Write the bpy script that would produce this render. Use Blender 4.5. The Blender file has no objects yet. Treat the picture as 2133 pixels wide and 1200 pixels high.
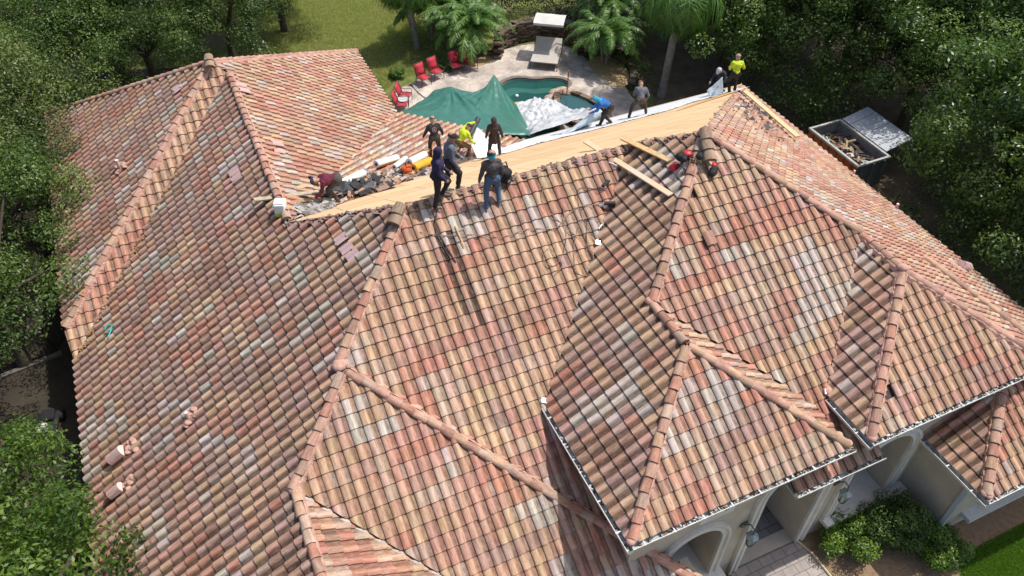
import bpy, bmesh, math, random
import numpy as np
from mathutils import Vector, Matrix, Quaternion
from mathutils.geometry import tessellate_polygon
from mathutils import noise as mnoise
sc = bpy.context.scene
col = sc.collection
R = math.radians
# ------------------------------------------------------------------ camera, sky, sun
K = 1.08; Z0 = 8.3 * K; SL = 0.646
cam_d = bpy.data.cameras.new('camera'); cam = bpy.data.objects.new('camera', cam_d); col.objects.link(cam)
sc.camera = cam
cam.location = (-4.3425, -15.7503, 21.924)
_yaw, _pit, _rol = 0.433524, -0.780699, 0.00933
_fw = Vector((math.sin(_yaw) * math.cos(_pit), math.cos(_yaw) * math.cos(_pit), math.sin(_pit)))
_rt = Vector((math.cos(_yaw), -math.sin(_yaw), 0)); _up = _rt.cross(_fw)
_r2 = _rt * math.cos(_rol) + _up * math.sin(_rol); _u2 = _up * math.cos(_rol) - _rt * math.sin(_rol)
_m = Matrix((_r2, _u2, -_fw)).transposed()
cam.rotation_euler = _m.to_euler()
cam_d.sensor_fit = 'HORIZONTAL'; cam_d.sensor_width = 36; cam_d.lens = 36 * 1680.98 / 2133
cam_d.shift_x = 5.95 / 2133; cam_d.shift_y = 3.83 / 2133
cam_d.clip_start = 0.1; cam_d.clip_end = 600
SUN = Vector((0.48, -0.03, 1.0)).normalized()
w = bpy.data.worlds.new('World'); sc.world = w; w.use_nodes = True
nt = w.node_tree; bg = nt.nodes['Background']
sky = nt.nodes.new('ShaderNodeTexSky'); sky.sky_type = 'NISHITA'; sky.sun_disc = False
sky.sun_elevation = math.asin(SUN.z); sky.sun_rotation = math.atan2(SUN.x, SUN.y)
sky.air_density = 1.0; sky.dust_density = 3.0; sky.ozone_density = 1.0
nt.links.new(sky.outputs[0], bg.inputs[0]); bg.inputs[1].default_value = 0.15
sl = bpy.data.lights.new('sun', 'SUN'); sl.energy = 4.0; sl.angle = R(0.5); sl.color = (1.0, 0.955, 0.89)
so = bpy.data.objects.new('sun', sl); col.objects.link(so); so.location = (20, 5, 40)
so.rotation_euler = (-SUN).to_track_quat('-Z', 'Y').to_euler()
sc.view_settings.view_transform = 'Standard'; sc.view_settings.look = 'None'
sc.view_settings.exposure = 0.10; sc.view_settings.gamma = 1
sc.cycles.max_bounces = 6; sc.cycles.transparent_max_bounces = 6

# ------------------------------------------------------------------ helpers
def tag(o, label=None, cat=None, group=None, kind=None):
    if label: o['label'] = label
    if cat: o['category'] = cat
    if group: o['group'] = group
    if kind: o['kind'] = kind
    return o
def empty(name, loc=(0, 0, 0), rz=0):
    o = bpy.data.objects.new(name, None); o.location = loc; o.rotation_euler = (0, 0, rz)
    o.empty_display_size = .2; col.objects.link(o); return o
def copy_tree(o, parent=None):
    c = o.copy(); col.objects.link(c); c.parent = parent
    for ch in o.children: copy_tree(ch, c)
    return c
class MB:
    """collects faces (with colours, uvs, material slots) into one mesh"""
    def __init__(s): s.v = []; s.f = []; s.c = []; s.m = []; s.uv = []; s.sm = []
    def face(s, pts, c=(1, 1, 1), m=0, uv=None, sm=False):
        i = len(s.v); s.v += [tuple(p) for p in pts]; s.f.append(list(range(i, i + len(pts))))
        s.c.append(c); s.m.append(m); s.uv.append(uv or [(0, 0)] * len(pts)); s.sm.append(sm)
    def idx(s, pts, faces, c=(1, 1, 1), m=0, uvs=None, sm=False):
        i = len(s.v); s.v += [tuple(p) for p in pts]
        for f in faces:
            s.f.append([i + k for k in f]); s.c.append(c); s.m.append(m)
            s.uv.append([uvs[k] for k in f] if uvs else [(0, 0)] * len(f)); s.sm.append(sm)
    def box(s, cx, cy, cz, sx, sy, sz, rot=None, c=(1, 1, 1), m=0):
        P = [Vector((x * sx / 2, y * sy / 2, z * sz / 2)) for z in (-1, 1) for y in (-1, 1) for x in (-1, 1)]
        if rot is not None: P = [rot @ p for p in P]
        P = [p + Vector((cx, cy, cz)) for p in P]
        s.idx(P, [(0, 2, 3, 1), (4, 5, 7, 6), (0, 1, 5, 4), (2, 6, 7, 3), (0, 4, 6, 2), (1, 3, 7, 5)], c, m)
    def beam(s, a, b, wd, th, c=(1, 1, 1), m=0, up=(0, 0, 1)):
        a = Vector(a); b = Vector(b); d = (b - a); L = d.length; d.normalize()
        r = d.cross(Vector(up)); r.normalize(); u = r.cross(d)
        s.box(*((a + b) / 2), L, wd, th, Matrix((d, r, u)).transposed(), c, m)
    def tube(s, pts, rad, n=8, c=(1, 1, 1), m=0, cap=True, sm=True):
        pts = [Vector(p) for p in pts]
        if not hasattr(rad, '__len__'): rad = [rad] * len(pts)
        V = []; pu = Vector((0, 0, 1))
        for i, p in enumerate(pts):
            d = (pts[min(i + 1, len(pts) - 1)] - pts[max(i - 1, 0)]).normalized()
            if abs(d.dot(pu)) > .95: pu = Vector((1, 0, 0)) if abs(d.x) < .9 else Vector((0, 1, 0))
            r = d.cross(pu).normalized(); u = r.cross(d)
            for k in range(n):
                a = 2 * math.pi * k / n; V.append(p + (r * math.cos(a) + u * math.sin(a)) * rad[i])
            pu = u
        F = []
        for i in range(len(pts) - 1):
            for k in range(n):
                F.append((i * n + k, i * n + (k + 1) % n, (i + 1) * n + (k + 1) % n, (i + 1) * n + k))
        s.idx(V, F, c, m, sm=sm)
        if cap:
            s.face(V[:n][::-1], c, m); s.face(V[-n:], c, m)
    def ball(s, p, r, c=(1, 1, 1), m=0, n=10, q=6, sc_=(1, 1, 1), rot=None):
        V = []; F = []
        for i in range(q + 1):
            t = math.pi * i / q
            for k in range(n):
                a = 2 * math.pi * k / n
                vv = Vector((math.sin(t) * math.cos(a) * r * sc_[0], math.sin(t) * math.sin(a) * r * sc_[1], math.cos(t) * r * sc_[2]))
                if rot is not None: vv = rot @ vv
                V.append(vv + Vector(p))
        for i in range(q):
            for k in range(n): F.append((i * n + k, (i + 1) * n + k, (i + 1) * n + (k + 1) % n, i * n + (k + 1) % n))
        s.idx(V, F, c, m, sm=True)
    def build(s, name, mats, parent=None, loc=None, colors=True):
        me = bpy.data.meshes.new(name); me.from_pydata(s.v, [], s.f)
        if not isinstance(mats, (list, tuple)): mats = [mats]
        for m in mats: me.materials.append(m)
        me.polygons.foreach_set('material_index', s.m); me.polygons.foreach_set('use_smooth', s.sm)
        if colors:
            ca = me.color_attributes.new('Col', 'FLOAT_COLOR', 'CORNER'); buf = []
            for f, c in zip(s.f, s.c): buf += [c[0], c[1], c[2], 1.0] * len(f)
            ca.data.foreach_set('color', buf)
        ul = me.uv_layers.new(name='UVMap'); ub = []
        for u in s.uv:
            for q in u: ub += [q[0], q[1]]
        ul.data.foreach_set('uv', ub)
        me.update()
        o = bpy.data.objects.new(name, me); col.objects.link(o)
        if parent: o.parent = parent
        if loc is not None: o.location = loc
        return o
def build_split(mb, name, mats, parent=None, colors=True, tol=.012, stuff=False):
    """one object per separate piece (pieces whose boxes touch stay together)"""
    key = {}; par = list(range(len(mb.f)))
    def find(i):
        while par[i] != i: par[i] = par[par[i]]; i = par[i]
        return i
    for fi, f in enumerate(mb.f):
        for v in f:
            k = tuple(round(c, 4) for c in mb.v[v])
            if k in key: par[find(fi)] = find(key[k])
            else: key[k] = fi
    comp = {}
    for fi in range(len(mb.f)): comp.setdefault(find(fi), []).append(fi)
    comps = []
    for fs in comp.values():
        vs = [mb.v[v] for fi in fs for v in mb.f[fi]]
        comps.append([fs, [min(v[k] for v in vs) for k in range(3)], [max(v[k] for v in vs) for k in range(3)]])
    ch = True
    while ch:
        ch = False
        for i in range(len(comps)):
            for j in range(i + 1, len(comps)):
                a, b = comps[i], comps[j]
                if all(a[1][k] - tol <= b[2][k] and b[1][k] - tol <= a[2][k] for k in range(3)):
                    a[0] += b[0]; a[1] = [min(a[1][k], b[1][k]) for k in range(3)]; a[2] = [max(a[2][k], b[2][k]) for k in range(3)]; comps.pop(j); ch = True; break
            if ch: break
    out = []
    for fs, _, _ in comps:
        m2 = MB()
        for fi in fs: m2.face([mb.v[v] for v in mb.f[fi]], mb.c[fi], mb.m[fi], mb.uv[fi], False if not mb.sm[fi] else True)
        o = m2.build(name, mats, parent, colors=colors)
        if any(mb.sm[fi] for fi in fs):
            bm = bmesh.new(); bm.from_mesh(o.data); bmesh.ops.remove_doubles(bm, verts=bm.verts, dist=.0003); bm.to_mesh(o.data); bm.free()
        out.append(o)
    return out
def mat(name, color=(.5, .5, .5), rough=.8, metal=0, noise=None, bump=None, attr=False, spec=.5, emit=None, alpha=None, trans=0, coord='Object'):
    """noise=(scale, amount[, colour2]) bump=(scale, strength)"""
    m = bpy.data.materials.new(name); m.use_nodes = True; n = m.node_tree; b = n.nodes['Principled BSDF']
    b.inputs['Roughness'].default_value = rough; b.inputs['Metallic'].default_value = metal
    b.inputs['Specular IOR Level'].default_value = spec
    c0 = n.nodes.new('ShaderNodeRGB'); c0.outputs[0].default_value = (*color, 1); cur = c0.outputs[0]
    if attr:
        a = n.nodes.new('ShaderNodeAttribute'); a.attribute_name = 'Col'
        x = n.nodes.new('ShaderNodeMix'); x.data_type = 'RGBA'; x.blend_type = 'MULTIPLY'; x.inputs[0].default_value = 1
        n.links.new(cur, x.inputs[6]); n.links.new(a.outputs[0], x.inputs[7]); cur = x.outputs[2]
    tc = n.nodes.new('ShaderNodeTexCoord')
    if noise:
        t = n.nodes.new('ShaderNodeTexNoise'); t.inputs['Scale'].default_value = noise[0]; t.inputs['Detail'].default_value = 6
        t.inputs['Roughness'].default_value = .65
        n.links.new(tc.outputs[coord], t.inputs[0])
        rp = n.nodes.new('ShaderNodeValToRGB'); rp.color_ramp.elements[0].position = .32; rp.color_ramp.elements[1].position = .68
        n.links.new(t.outputs[0], rp.inputs[0])
        x = n.nodes.new('ShaderNodeMix'); x.data_type = 'RGBA'
        n.links.new(rp.outputs[0], x.inputs[0]); n.links.new(cur, x.inputs[6])
        if len(noise) > 2:
            x.inputs[7].default_value = (*noise[2], 1)
            mul = n.nodes.new('ShaderNodeMath'); mul.operation = 'MULTIPLY'; mul.inputs[1].default_value = noise[1]
            n.links.new(rp.outputs[0], mul.inputs[0]); n.links.new(mul.outputs[0], x.inputs[0])
        else:
            d = n.nodes.new('ShaderNodeMix'); d.data_type = 'RGBA'; d.blend_type = 'MULTIPLY'; d.inputs[0].default_value = 1
            d.inputs[7].default_value = (1 - noise[1],) * 3 + (1,); n.links.new(cur, d.inputs[6]); n.links.new(d.outputs[2], x.inputs[7])
        cur = x.outputs[2]
    n.links.new(cur, b.inputs['Base Color'])
    if bump:
        t = n.nodes.new('ShaderNodeTexNoise'); t.inputs['Scale'].default_value = bump[0]; t.inputs['Detail'].default_value = 5
        n.links.new(tc.outputs[coord], t.inputs[0])
        bp = n.nodes.new('ShaderNodeBump'); bp.inputs['Strength'].default_value = bump[1]; bp.inputs['Distance'].default_value = .05
        n.links.new(t.outputs[0], bp.inputs['Height']); n.links.new(bp.outputs[0], b.inputs['Normal'])
    return m
def nd(n, t, **k):
    x = n.nodes.new(t)
    for a, v in k.items(): setattr(x, a, v)
    return x
def mixc(n, fac, a, b, mode='MIX'):
    x = nd(n, 'ShaderNodeMix', data_type='RGBA', blend_type=mode)
    for s_, i in ((fac, 0), (a, 6), (b, 7)):
        if isinstance(s_, (int, float)): x.inputs[i].default_value = s_
        elif isinstance(s_, tuple): x.inputs[i].default_value = (*s_, 1)
        else: n.links.new(s_, x.inputs[i])
    return x.outputs[2]
def ramp(n, src, stops):
    r = nd(n, 'ShaderNodeValToRGB'); e = r.color_ramp.elements
    while len(e) < len(stops): e.new(.5)
    for k, (p, c) in enumerate(stops):
        e[k].position = p; e[k].color = (c, c, c, 1) if not isinstance(c, tuple) else (*c, 1)
    n.links.new(src, r.inputs[0]); return r.outputs[0]
def mth(n, op, a, b=None):
    x = nd(n, 'ShaderNodeMath', operation=op)
    for i, s_ in enumerate((a, b)):
        if s_ is None: continue
        if isinstance(s_, (int, float)): x.inputs[i].default_value = s_
        else: n.links.new(s_, x.inputs[i])
    return x.outputs[0]
def noise(n, vec, scale, detail=5, rough=.6):
    t = nd(n, 'ShaderNodeTexNoise'); t.inputs['Scale'].default_value = scale; t.inputs['Detail'].default_value = detail
    t.inputs['Roughness'].default_value = rough; n.links.new(vec, t.inputs[0]); return t.outputs[0]
# ---- roof tile material: per-tile colour, streaks down the tile, dirt lying in the pans
def tile_material():
    m = bpy.data.materials.new('concrete_tile'); m.use_nodes = True; n = m.node_tree; b = n.nodes['Principled BSDF']
    a = nd(n, 'ShaderNodeAttribute', attribute_name='Col'); tc = nd(n, 'ShaderNodeTexCoord')
    mp = nd(n, 'ShaderNodeMapping'); mp.inputs['Scale'].default_value = (9.0, 1.0, 1); n.links.new(tc.outputs['UV'], mp.inputs[0])
    s1 = noise(n, mp.outputs[0], 1.7, 6, .7)
    cur = mixc(n, ramp(n, s1, [(.40, 0.0), (.62, .80)]), a.outputs[0], mixc(n, 1.0, a.outputs[0], (.50, .45, .43), 'MULTIPLY'))
    s1b = noise(n, mp.outputs[0], 3.3, 3, .6)
    cur = mixc(n, ramp(n, s1b, [(.5, 0.0), (.72, .50)]), cur, (.55, .42, .31))
    s2 = noise(n, tc.outputs['Object'], .45, 4, .6)
    cur = mixc(n, ramp(n, s2, [(.45, 0.0), (.7, .30)]), cur, mixc(n, 1.0, cur, (.55, .50, .46), 'MULTIPLY'))
    # dirt in the pan: fraction of u
    sp = nd(n, 'ShaderNodeSeparateXYZ'); n.links.new(tc.outputs['UV'], sp.inputs[0])
    fr = mth(n, 'FRACT', mth(n, 'DIVIDE', sp.outputs[0], .305))
    pan = ramp(n, fr, [(.0, .9), (.06, 0.0), (.52, 0.0), (.66, .9), (.92, .85), (1.0, 1.0)])
    s3 = noise(n, tc.outputs['Object'], 5.0, 6, .7)
    pan = mth(n, 'MULTIPLY', pan, ramp(n, s3, [(.35, .45), (.62, 1.0)]))
    cur = mixc(n, pan, cur, mixc(n, 1.0, cur, (.42, .375, .35), 'MULTIPLY'))
    s4 = noise(n, tc.outputs['Object'], 22.0, 5, .75)
    cur = mixc(n, ramp(n, s4, [(.56, 0.0), (.72, .65)]), cur, (.10, .085, .075))
    n.links.new(cur, b.inputs['Base Color']); b.inputs['Roughness'].default_value = .85; b.inputs['Specular IOR Level'].default_value = .25
    s5 = noise(n, tc.outputs['Object'], 60, 4, .7)
    bp = nd(n, 'ShaderNodeBump'); bp.inputs['Strength'].default_value = .35; bp.inputs['Distance'].default_value = .01
    n.links.new(s5, bp.inputs['Height']); n.links.new(bp.outputs[0], b.inputs['Normal'])
    return m
TILE = tile_material()
MORTAR = mat('pink_mortar', (.62, .37, .29), .95, noise=(9, .35), bump=(40, .5))
UNDER = mat('old_underlayment', (.10, .075, .065), .95, noise=(4, .5), bump=(25, .5))
WHITEMETAL = mat('white_gutter_metal', (.72, .72, .70), .45, noise=(3, .25))
GUTIN = mat('gutter_trough', (.30, .32, .32), .6, noise=(6, .6, (.50, .52, .51)))
# ------------------------------------------------------------------ house
house = empty('house', (0, 0, 0))
tag(house, 'large stucco house with a sprawling hipped roof of mixed barrel tiles, partly stripped', 'house')
PAL = dict(
 cream=(.64, .45, .30), tan=(.57, .385, .26), salmon=(.55, .265, .195), rose=(.56, .325, .26), white=(.60, .565, .52), mauve=(.45, .31, .27), brown=(.38, .23, .17), pale=(.60, .46, .365), green=(.47, .475, .41))
_mn = (.53, .365, .265)
PAL = {k_: tuple((a_ * .84 + b_ * .16) * w_ for a_, b_, w_ in zip(v_, _mn, (.965, .925, .90))) for k_, v_ in PAL.items()}
DISTR = {
 'front': (['cream', 'tan', 'salmon', 'rose', 'white', 'mauve', 'pale', 'brown'], [.20, .19, .15, .17, .095, .09, .09, .015]),
 'left': (['tan', 'mauve', 'rose', 'white', 'cream', 'salmon', 'brown', 'green', 'pale'], [.20, .23, .18, .10, .05, .11, .08, .02, .03]),
 'right': (['cream', 'salmon', 'rose', 'white', 'tan', 'pale', 'mauve'], [.18, .22, .24, .12, .09, .11, .04]),
 'inner': (['white', 'mauve', 'tan', 'rose', 'brown', 'salmon', 'cream'], [.22, .25, .18, .13, .10, .08, .04]),
}
TW, TE = .305, .367
def prof(t):
    if t < .62:
        return .066 * math.sin(math.pi * (.10 + .90 * t / .62)) ** .8
    q = (t - .62) / .38
    return .003 * math.sin(math.pi * q) * 0 - .004 * math.sin(math.pi * q)
PT = [0, .06, .14, .24, .34, .44, .53, .60, .68, .84, 1.0]
PZ = [prof(t) for t in PT]
def clip_poly(poly, tri):
    """clip convex poly list of (u,v,...) against convex ccw polygon in uv; linear interpolation of all comps"""
    out = poly
    for i in range(len(tri)):
        a = tri[i]; b = tri[(i + 1) % len(tri)]; ex = b[0] - a[0]; ey = b[1] - a[1]
        res = []
        for j in range(len(out)):
            p = out[j]; q = out[(j + 1) % len(out)]
            dp = ex * (p[1] - a[1]) - ey * (p[0] - a[0]); dq = ex * (q[1] - a[1]) - ey * (q[0] - a[0])
            if dp >= 0: res.append(p)
            if (dp >= 0) != (dq >= 0):
                t = dp / (dp - dq); res.append(tuple(p[k] + (q[k] - p[k]) * t for k in range(len(p))))
        out = res
        if len(out) < 3: return []
    return out
def slope(label, plane, poly, eave_pt, kind, seed, miss=(), missat=(), stain=(), extra=None, name='roof_slope', deckmat=None, tiles=True, run=.42, holes=()):
    """plane (a,b,c): z=a x+b y+c in roof units; poly: plan polygon (roof units); eave_pt gives the v origin"""
    rnd = random.Random(seed); a, b, c = plane
    g = math.hypot(a, b); up = Vector((a / g, b / g, g)).normalized(); right = Vector((b / g, -a / g, 0)); nrm = right.cross(up)
    o3 = Vector((eave_pt[0] * K, eave_pt[1] * K, (a * eave_pt[0] + b * eave_pt[1] + c) * K + Z0))
    def uv(p):
        q = Vector((p[0] * K, p[1] * K, (a * p[0] + b * p[1] + c) * K + Z0)) - o3; return (q.dot(right), q.dot(up))
    P2 = [uv(p) for p in poly]
    area = sum(P2[i][0] * P2[(i + 1) % len(P2)][1] - P2[(i + 1) % len(P2)][0] * P2[i][1] for i in range(len(P2)))
    if area < 0: P2 = P2[::-1]
    tris = []
    for t in tessellate_polygon([[Vector((p[0], p[1], 0)) for p in P2]]):
        q = [P2[k] for k in t]
        ar = (q[1][0] - q[0][0]) * (q[2][1] - q[0][1]) - (q[1][1] - q[0][1]) * (q[2][0] - q[0][0])
        if abs(ar) < 1e-4: continue
        tris.append(q if ar > 0 else q[::-1])
    mb = MB()
    W3 = lambda u, v, h: o3 + right * u + up * v + nrm * h
    for q in tris: mb.face([W3(u, v, -.05) for u, v in q], (.12, .09, .08), 1)
    miss = set(miss)
    for (mx_, my_) in missat:
        a2, b2 = uv((mx_ / K, my_ / K)); miss.add((math.floor(a2 / TW), math.floor((b2 + .04) / TE)))
    st2 = [(uv((q_[0] / K, q_[1] / K)), uv((q_[2] / K, q_[3] / K))) for q_ in stain]
    if tiles:
        u0 = min(p[0] for p in P2); u1 = max(p[0] for p in P2); v0 = min(p[1] for p in P2); v1 = max(p[1] for p in P2)
        names, wts = DISTR[kind]; last = {}
        for j in range(math.floor((v0 + .04) / TE), math.ceil(v1 / TE)):
            prev = None
            for i in range(math.floor(u0 / TW), math.ceil(u1 / TW)):
                r_ = rnd.random()
                if prev and r_ < run: cn = prev
                elif last.get(i) and r_ < run + .22: cn = last[i]
                elif last.get(i + 1) and r_ < run + .30: cn = last[i + 1]
                else: cn = rnd.choices(names, wts)[0]
                prev = cn; last[i] = cn
                bu, bv = i * TW, j * TE - .04
                if (i, j) in miss: continue
                # quick reject
                box = (bu, bv, bu + TW, bv + .42)
                hit = []
                for q in tris:
                    if max(p[0] for p in q) < box[0] or min(p[0] for p in q) > box[2] or max(p[1] for p in q) < box[1] or min(p[1] for p in q) > box[3]: continue
                    hit.append(q)
                if not hit: continue
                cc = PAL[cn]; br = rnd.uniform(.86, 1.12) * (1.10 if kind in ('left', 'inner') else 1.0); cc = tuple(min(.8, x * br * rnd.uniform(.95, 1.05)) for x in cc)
                du = rnd.uniform(-.004, .004); lift = .042 + rnd.uniform(-.003, .006); tw = rnd.uniform(-.006, .006); dv = rnd.uniform(-.006, .006)
                if rnd.random() < .012: dv -= rnd.uniform(.03, .09); tw += rnd.uniform(-.02, .02)
                faces = []
                cn2 = rnd.choices(names, wts)[0]; f2 = rnd.random()
                cc2 = tuple(x * (1 - .75 * f2) + y * .75 * f2 for x, y in zip(cc, PAL[cn2])) if rnd.random() < .6 else cc
                thr = rnd.uniform(.25, .7); ccp = cc2
                for (s0, s1) in st2:
                    cu, cv = bu + .5 * TW, bv + .2; dx_, dy_ = s1[0] - s0[0], s1[1] - s0[1]; tt = ((cu - s0[0]) * dx_ + (cv - s0[1]) * dy_) / (dx_ * dx_ + dy_ * dy_)
                    if -.02 < tt < 1.02 and abs((cu - s0[0]) - dx_ * tt) < TW * .5: ccp = tuple(x * .27 for x in cc2); thr = .42
                lov = [(bu + t * TW + du, bv + dv, h + lift + tw * (t - .5)) for t, h in zip(PT, PZ)]
                upv_ = [(bu + t * TW + du, bv + .41, h + .002) for t, h in zip(PT, PZ)]
                nP = len(PT); ucol = lambda x: (min(max(x[0] - du, bu + .0005), bu + TW - .0005), x[1] + i * 7.3 + j * .37)
                inside = False
                for q in hit:
                    if all(all((q[(e + 1) % 3][0] - q[e][0]) * (cy - q[e][1]) - (q[(e + 1) % 3][1] - q[e][1]) * (cx - q[e][0]) >= 0 for e in range(3))
                           for cx, cy in ((box[0] - .01, box[1] - .1), (box[2] + .01, box[1] - .1), (box[2] + .01, box[3]), (box[0] - .01, box[3]))): inside = True; break
                lips = [[(lov[k][0], lov[k][1] + .002, lov[k][2] - .036), (lov[k + 1][0], lov[k + 1][1] + .002, lov[k + 1][2] - .036), lov[k + 1], lov[k]] for k in range(nP - 1)]
                uL = bu + du; lips.append([(uL, bv + .41, -.01), (uL + .001, bv + dv, -.0), (uL, bv + dv, PZ[0] + lift), (uL, bv + .41, PZ[0])])
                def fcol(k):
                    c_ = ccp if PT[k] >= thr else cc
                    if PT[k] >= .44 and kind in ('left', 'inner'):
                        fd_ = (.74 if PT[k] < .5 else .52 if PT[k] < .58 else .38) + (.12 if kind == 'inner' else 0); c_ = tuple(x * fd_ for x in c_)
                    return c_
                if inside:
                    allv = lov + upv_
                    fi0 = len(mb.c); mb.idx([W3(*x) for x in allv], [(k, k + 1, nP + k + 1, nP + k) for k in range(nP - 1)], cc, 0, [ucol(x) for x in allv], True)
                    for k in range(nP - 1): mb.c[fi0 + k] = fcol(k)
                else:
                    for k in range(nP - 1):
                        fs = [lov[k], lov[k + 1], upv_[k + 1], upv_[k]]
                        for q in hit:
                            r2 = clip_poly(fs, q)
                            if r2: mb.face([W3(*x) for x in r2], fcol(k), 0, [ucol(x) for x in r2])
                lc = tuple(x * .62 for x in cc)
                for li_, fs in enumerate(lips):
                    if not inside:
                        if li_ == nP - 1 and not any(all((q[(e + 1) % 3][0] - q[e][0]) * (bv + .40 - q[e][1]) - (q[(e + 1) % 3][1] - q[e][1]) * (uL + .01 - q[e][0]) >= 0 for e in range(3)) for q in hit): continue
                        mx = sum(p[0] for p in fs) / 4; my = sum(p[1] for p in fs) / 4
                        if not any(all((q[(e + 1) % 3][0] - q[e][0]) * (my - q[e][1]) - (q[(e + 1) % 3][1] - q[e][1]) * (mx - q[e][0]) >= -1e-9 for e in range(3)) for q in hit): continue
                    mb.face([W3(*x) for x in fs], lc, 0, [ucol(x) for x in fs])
    ob = mb.build(name, [TILE, deckmat or UNDER], house)
    if label: ob['label'] = label
    return ob
def u3(x, y, z): return Vector((x * K, y * K, z * K + Z0))
s = SL
PL = dict(M=(0, s, 0), L2=(s, 0, 0), M2=(0, s, .195), M2s=(-s, 0, -1.661 - s * 2.572), W2=(-s, 0, -2.76 - s * 4.27), L1=(s, 0, .55),
          L1s=(0, s, -1.33 - s * 11.19), L1b=(0, -s, -1.33 + s * 11.19), W=(-s, 0, -1.604 - s * 2.48), CH=(-.244, -.244, -1.61), B1=(0, -s, 0),
          S1=(s, 0, -s * 6.11), EBf=(0, s, -1.143 + s * 5.65), EBr=(-s, 0, -1.143 + s * 4.34), N1=(0, s, 1.61), S2=(s, 0, -1.17 - s * 10.41),
          N3=(0, s, -1.17 + s * 5.75), E1=(-s, 0, .805 + s * 7.36), LRl=(s, 0, -5.14 - s * 10.71), LRf=(0, s, -5.14 + s * 10.07), LR2=(s, 0, -5.14 - s * 12.15))
def zp(n, x, y): a, b, c = PL[n]; return a * x + b * y + c
def up_(n, x, y, h=0): v = u3(x, y, zp(n, x, y)); v.z += h; return v
slope('front slope below the ridge, cream and salmon tiles', PL['M'], [(0, 0), (-2.57, -2.57), (2.1, -7.24), (2.1, -4.58), (1.53, -4.58), (6.11, 0)], (0, -9.0), 'front', 1, stain=[(.44, -.75, .44, -2.7), (.76, -.9, .76, -2.95)])
slope(None, PL['M2'], [(-2.57, -2.87), (-4.27, -4.57), (.5, -9.34), (3.9, -9.34)], (0, -9.34), 'front', 2)
slope(None, PL['M2s'], [(-2.57, -2.57), (-2.57, -2.87), (3.9, -9.34), (4.2, -9.34)], (3.9, 0), 'front', 3)
slope(None, PL['W2'], [(-4.27, -4.72), (-4.27, -14), (.42, -14), (.42, -9.41)], (.5, 0), 'front', 4, run=.35)
slope('long left slope of mauve, tan and grey tiles', PL['L2'], [(0, 0), (-2.48, 2.44), (-2.48, 10.76), (-9.05, 4.19), (-9.05, -14), (-4.27, -14), (-4.27, -4.57), (-2.57, -2.87), (-2.57, -2.57)], (-9.05, 0), 'left', 5, run=.22)
slope(None, PL['L1'], [(-2.91, 11.19), (-9.1, 17.38), (-9.1, 5.0)], (-9.1, 0), 'left', 6, run=.25)
slope(None, PL['L1s'], [(-2.91, 11.19), (-9.1, 5.0), (-9.05, 4.19), (-2.48, 10.76)], (0, 4.19), 'front', 7, run=.65)
slope(None, PL['L1b'], [(-2.91, 11.19), (3.41, 17.51), (-9.2, 17.51)], (0, 17.51), 'left', 8)
slope('slope facing the pool with long runs of salmon, cream and white tiles', PL['W'], [(-2.48, 2.44), (3.40, 11.97), (3.41, 17.51), (-2.91, 11.19), (-2.48, 10.76)], (3.41, 0), 'right', 9, run=.15)
slope(None, PL['CH'], [(-2.48, 2.46), (7.23, 8.37), (3.40, 12.2)], (7.23, 8.37), 'right', 10, run=.2)
slope(None, PL['S1'], [(6.11, 0), (7.36, -1.25), (4.34, -4.27), (4.34, -5.65), (1.53, -8.46), (1.53, -4.58)], (1.53, 0), 'inner', 11)
slope(None, PL['EBf'], [(4.34, -5.65), (7.15, -8.46), (1.53, -8.46)], (0, -8.46), 'front', 12)
slope(None, PL['EBr'], [(4.34, -4.42), (7.07, -7.15), (7.15, -8.46), (4.34, -5.65)], (7.15, 0), 'front', 13, run=.25)
slope('front slope right of the entrance roof, with pale and salmon tiles', PL['N1'], [(7.36, -1.25), (4.34, -4.27), (6.75, -6.68), (6.75, -7.95), (5.9, -7.95), (5.9, -8.52), (8.4, -8.52), (8.4, -7.95), (8.05, -7.95), (8.05, -6.67), (10.41, -4.3)], (0, -8.52), 'front', 14, run=.5, missat=[(6.98, -2.71)])
slope(None, PL['S2'], [(10.41, -4.3), (10.41, -5.75), (7.65, -8.51), (7.65, -7.07)], (7.65, 0), 'inner', 15)
slope(None, PL['N3'], [(10.41, -5.75), (13.17, -8.51), (7.65, -8.51)], (0, -8.51), 'front', 16, run=.5, missat=[(9.35, -8.59)])
slope('steep-looking right slope seen edge-on, salmon and white', PL['E1'], [(7.36, -1.25), (10.41, -4.3), (10.41, -5.75), (13.17, -8.51), (17.43, -8.51), (17.43, 8.82)], (17.43, 0), 'right', 17, run=.25)
slope(None, PL['LRl'], [(10.71, -10.07), (12.95, -7.83), (10.71, -7.83)], (10.71, 0), 'inner', 18, run=.5)
slope(None, PL['LRf'], [(10.71, -10.07), (12.95, -7.83), (14.4, -7.83), (12.15, -10.07)], (0, -10.07), 'front', 19)
slope(None, PL['LR2'], [(12.15, -10.07), (12.15, -10.6), (14.92, -7.83), (14.39, -7.83)], (12.15, 0), 'inner', 20)
slope(None, (0, s, -5.14 + s * 10.6), [(12.15, -10.6), (14.92, -7.83), (17.43, -7.83), (17.43, -10.6)], (0, -10.6), 'front', 21)
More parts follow.
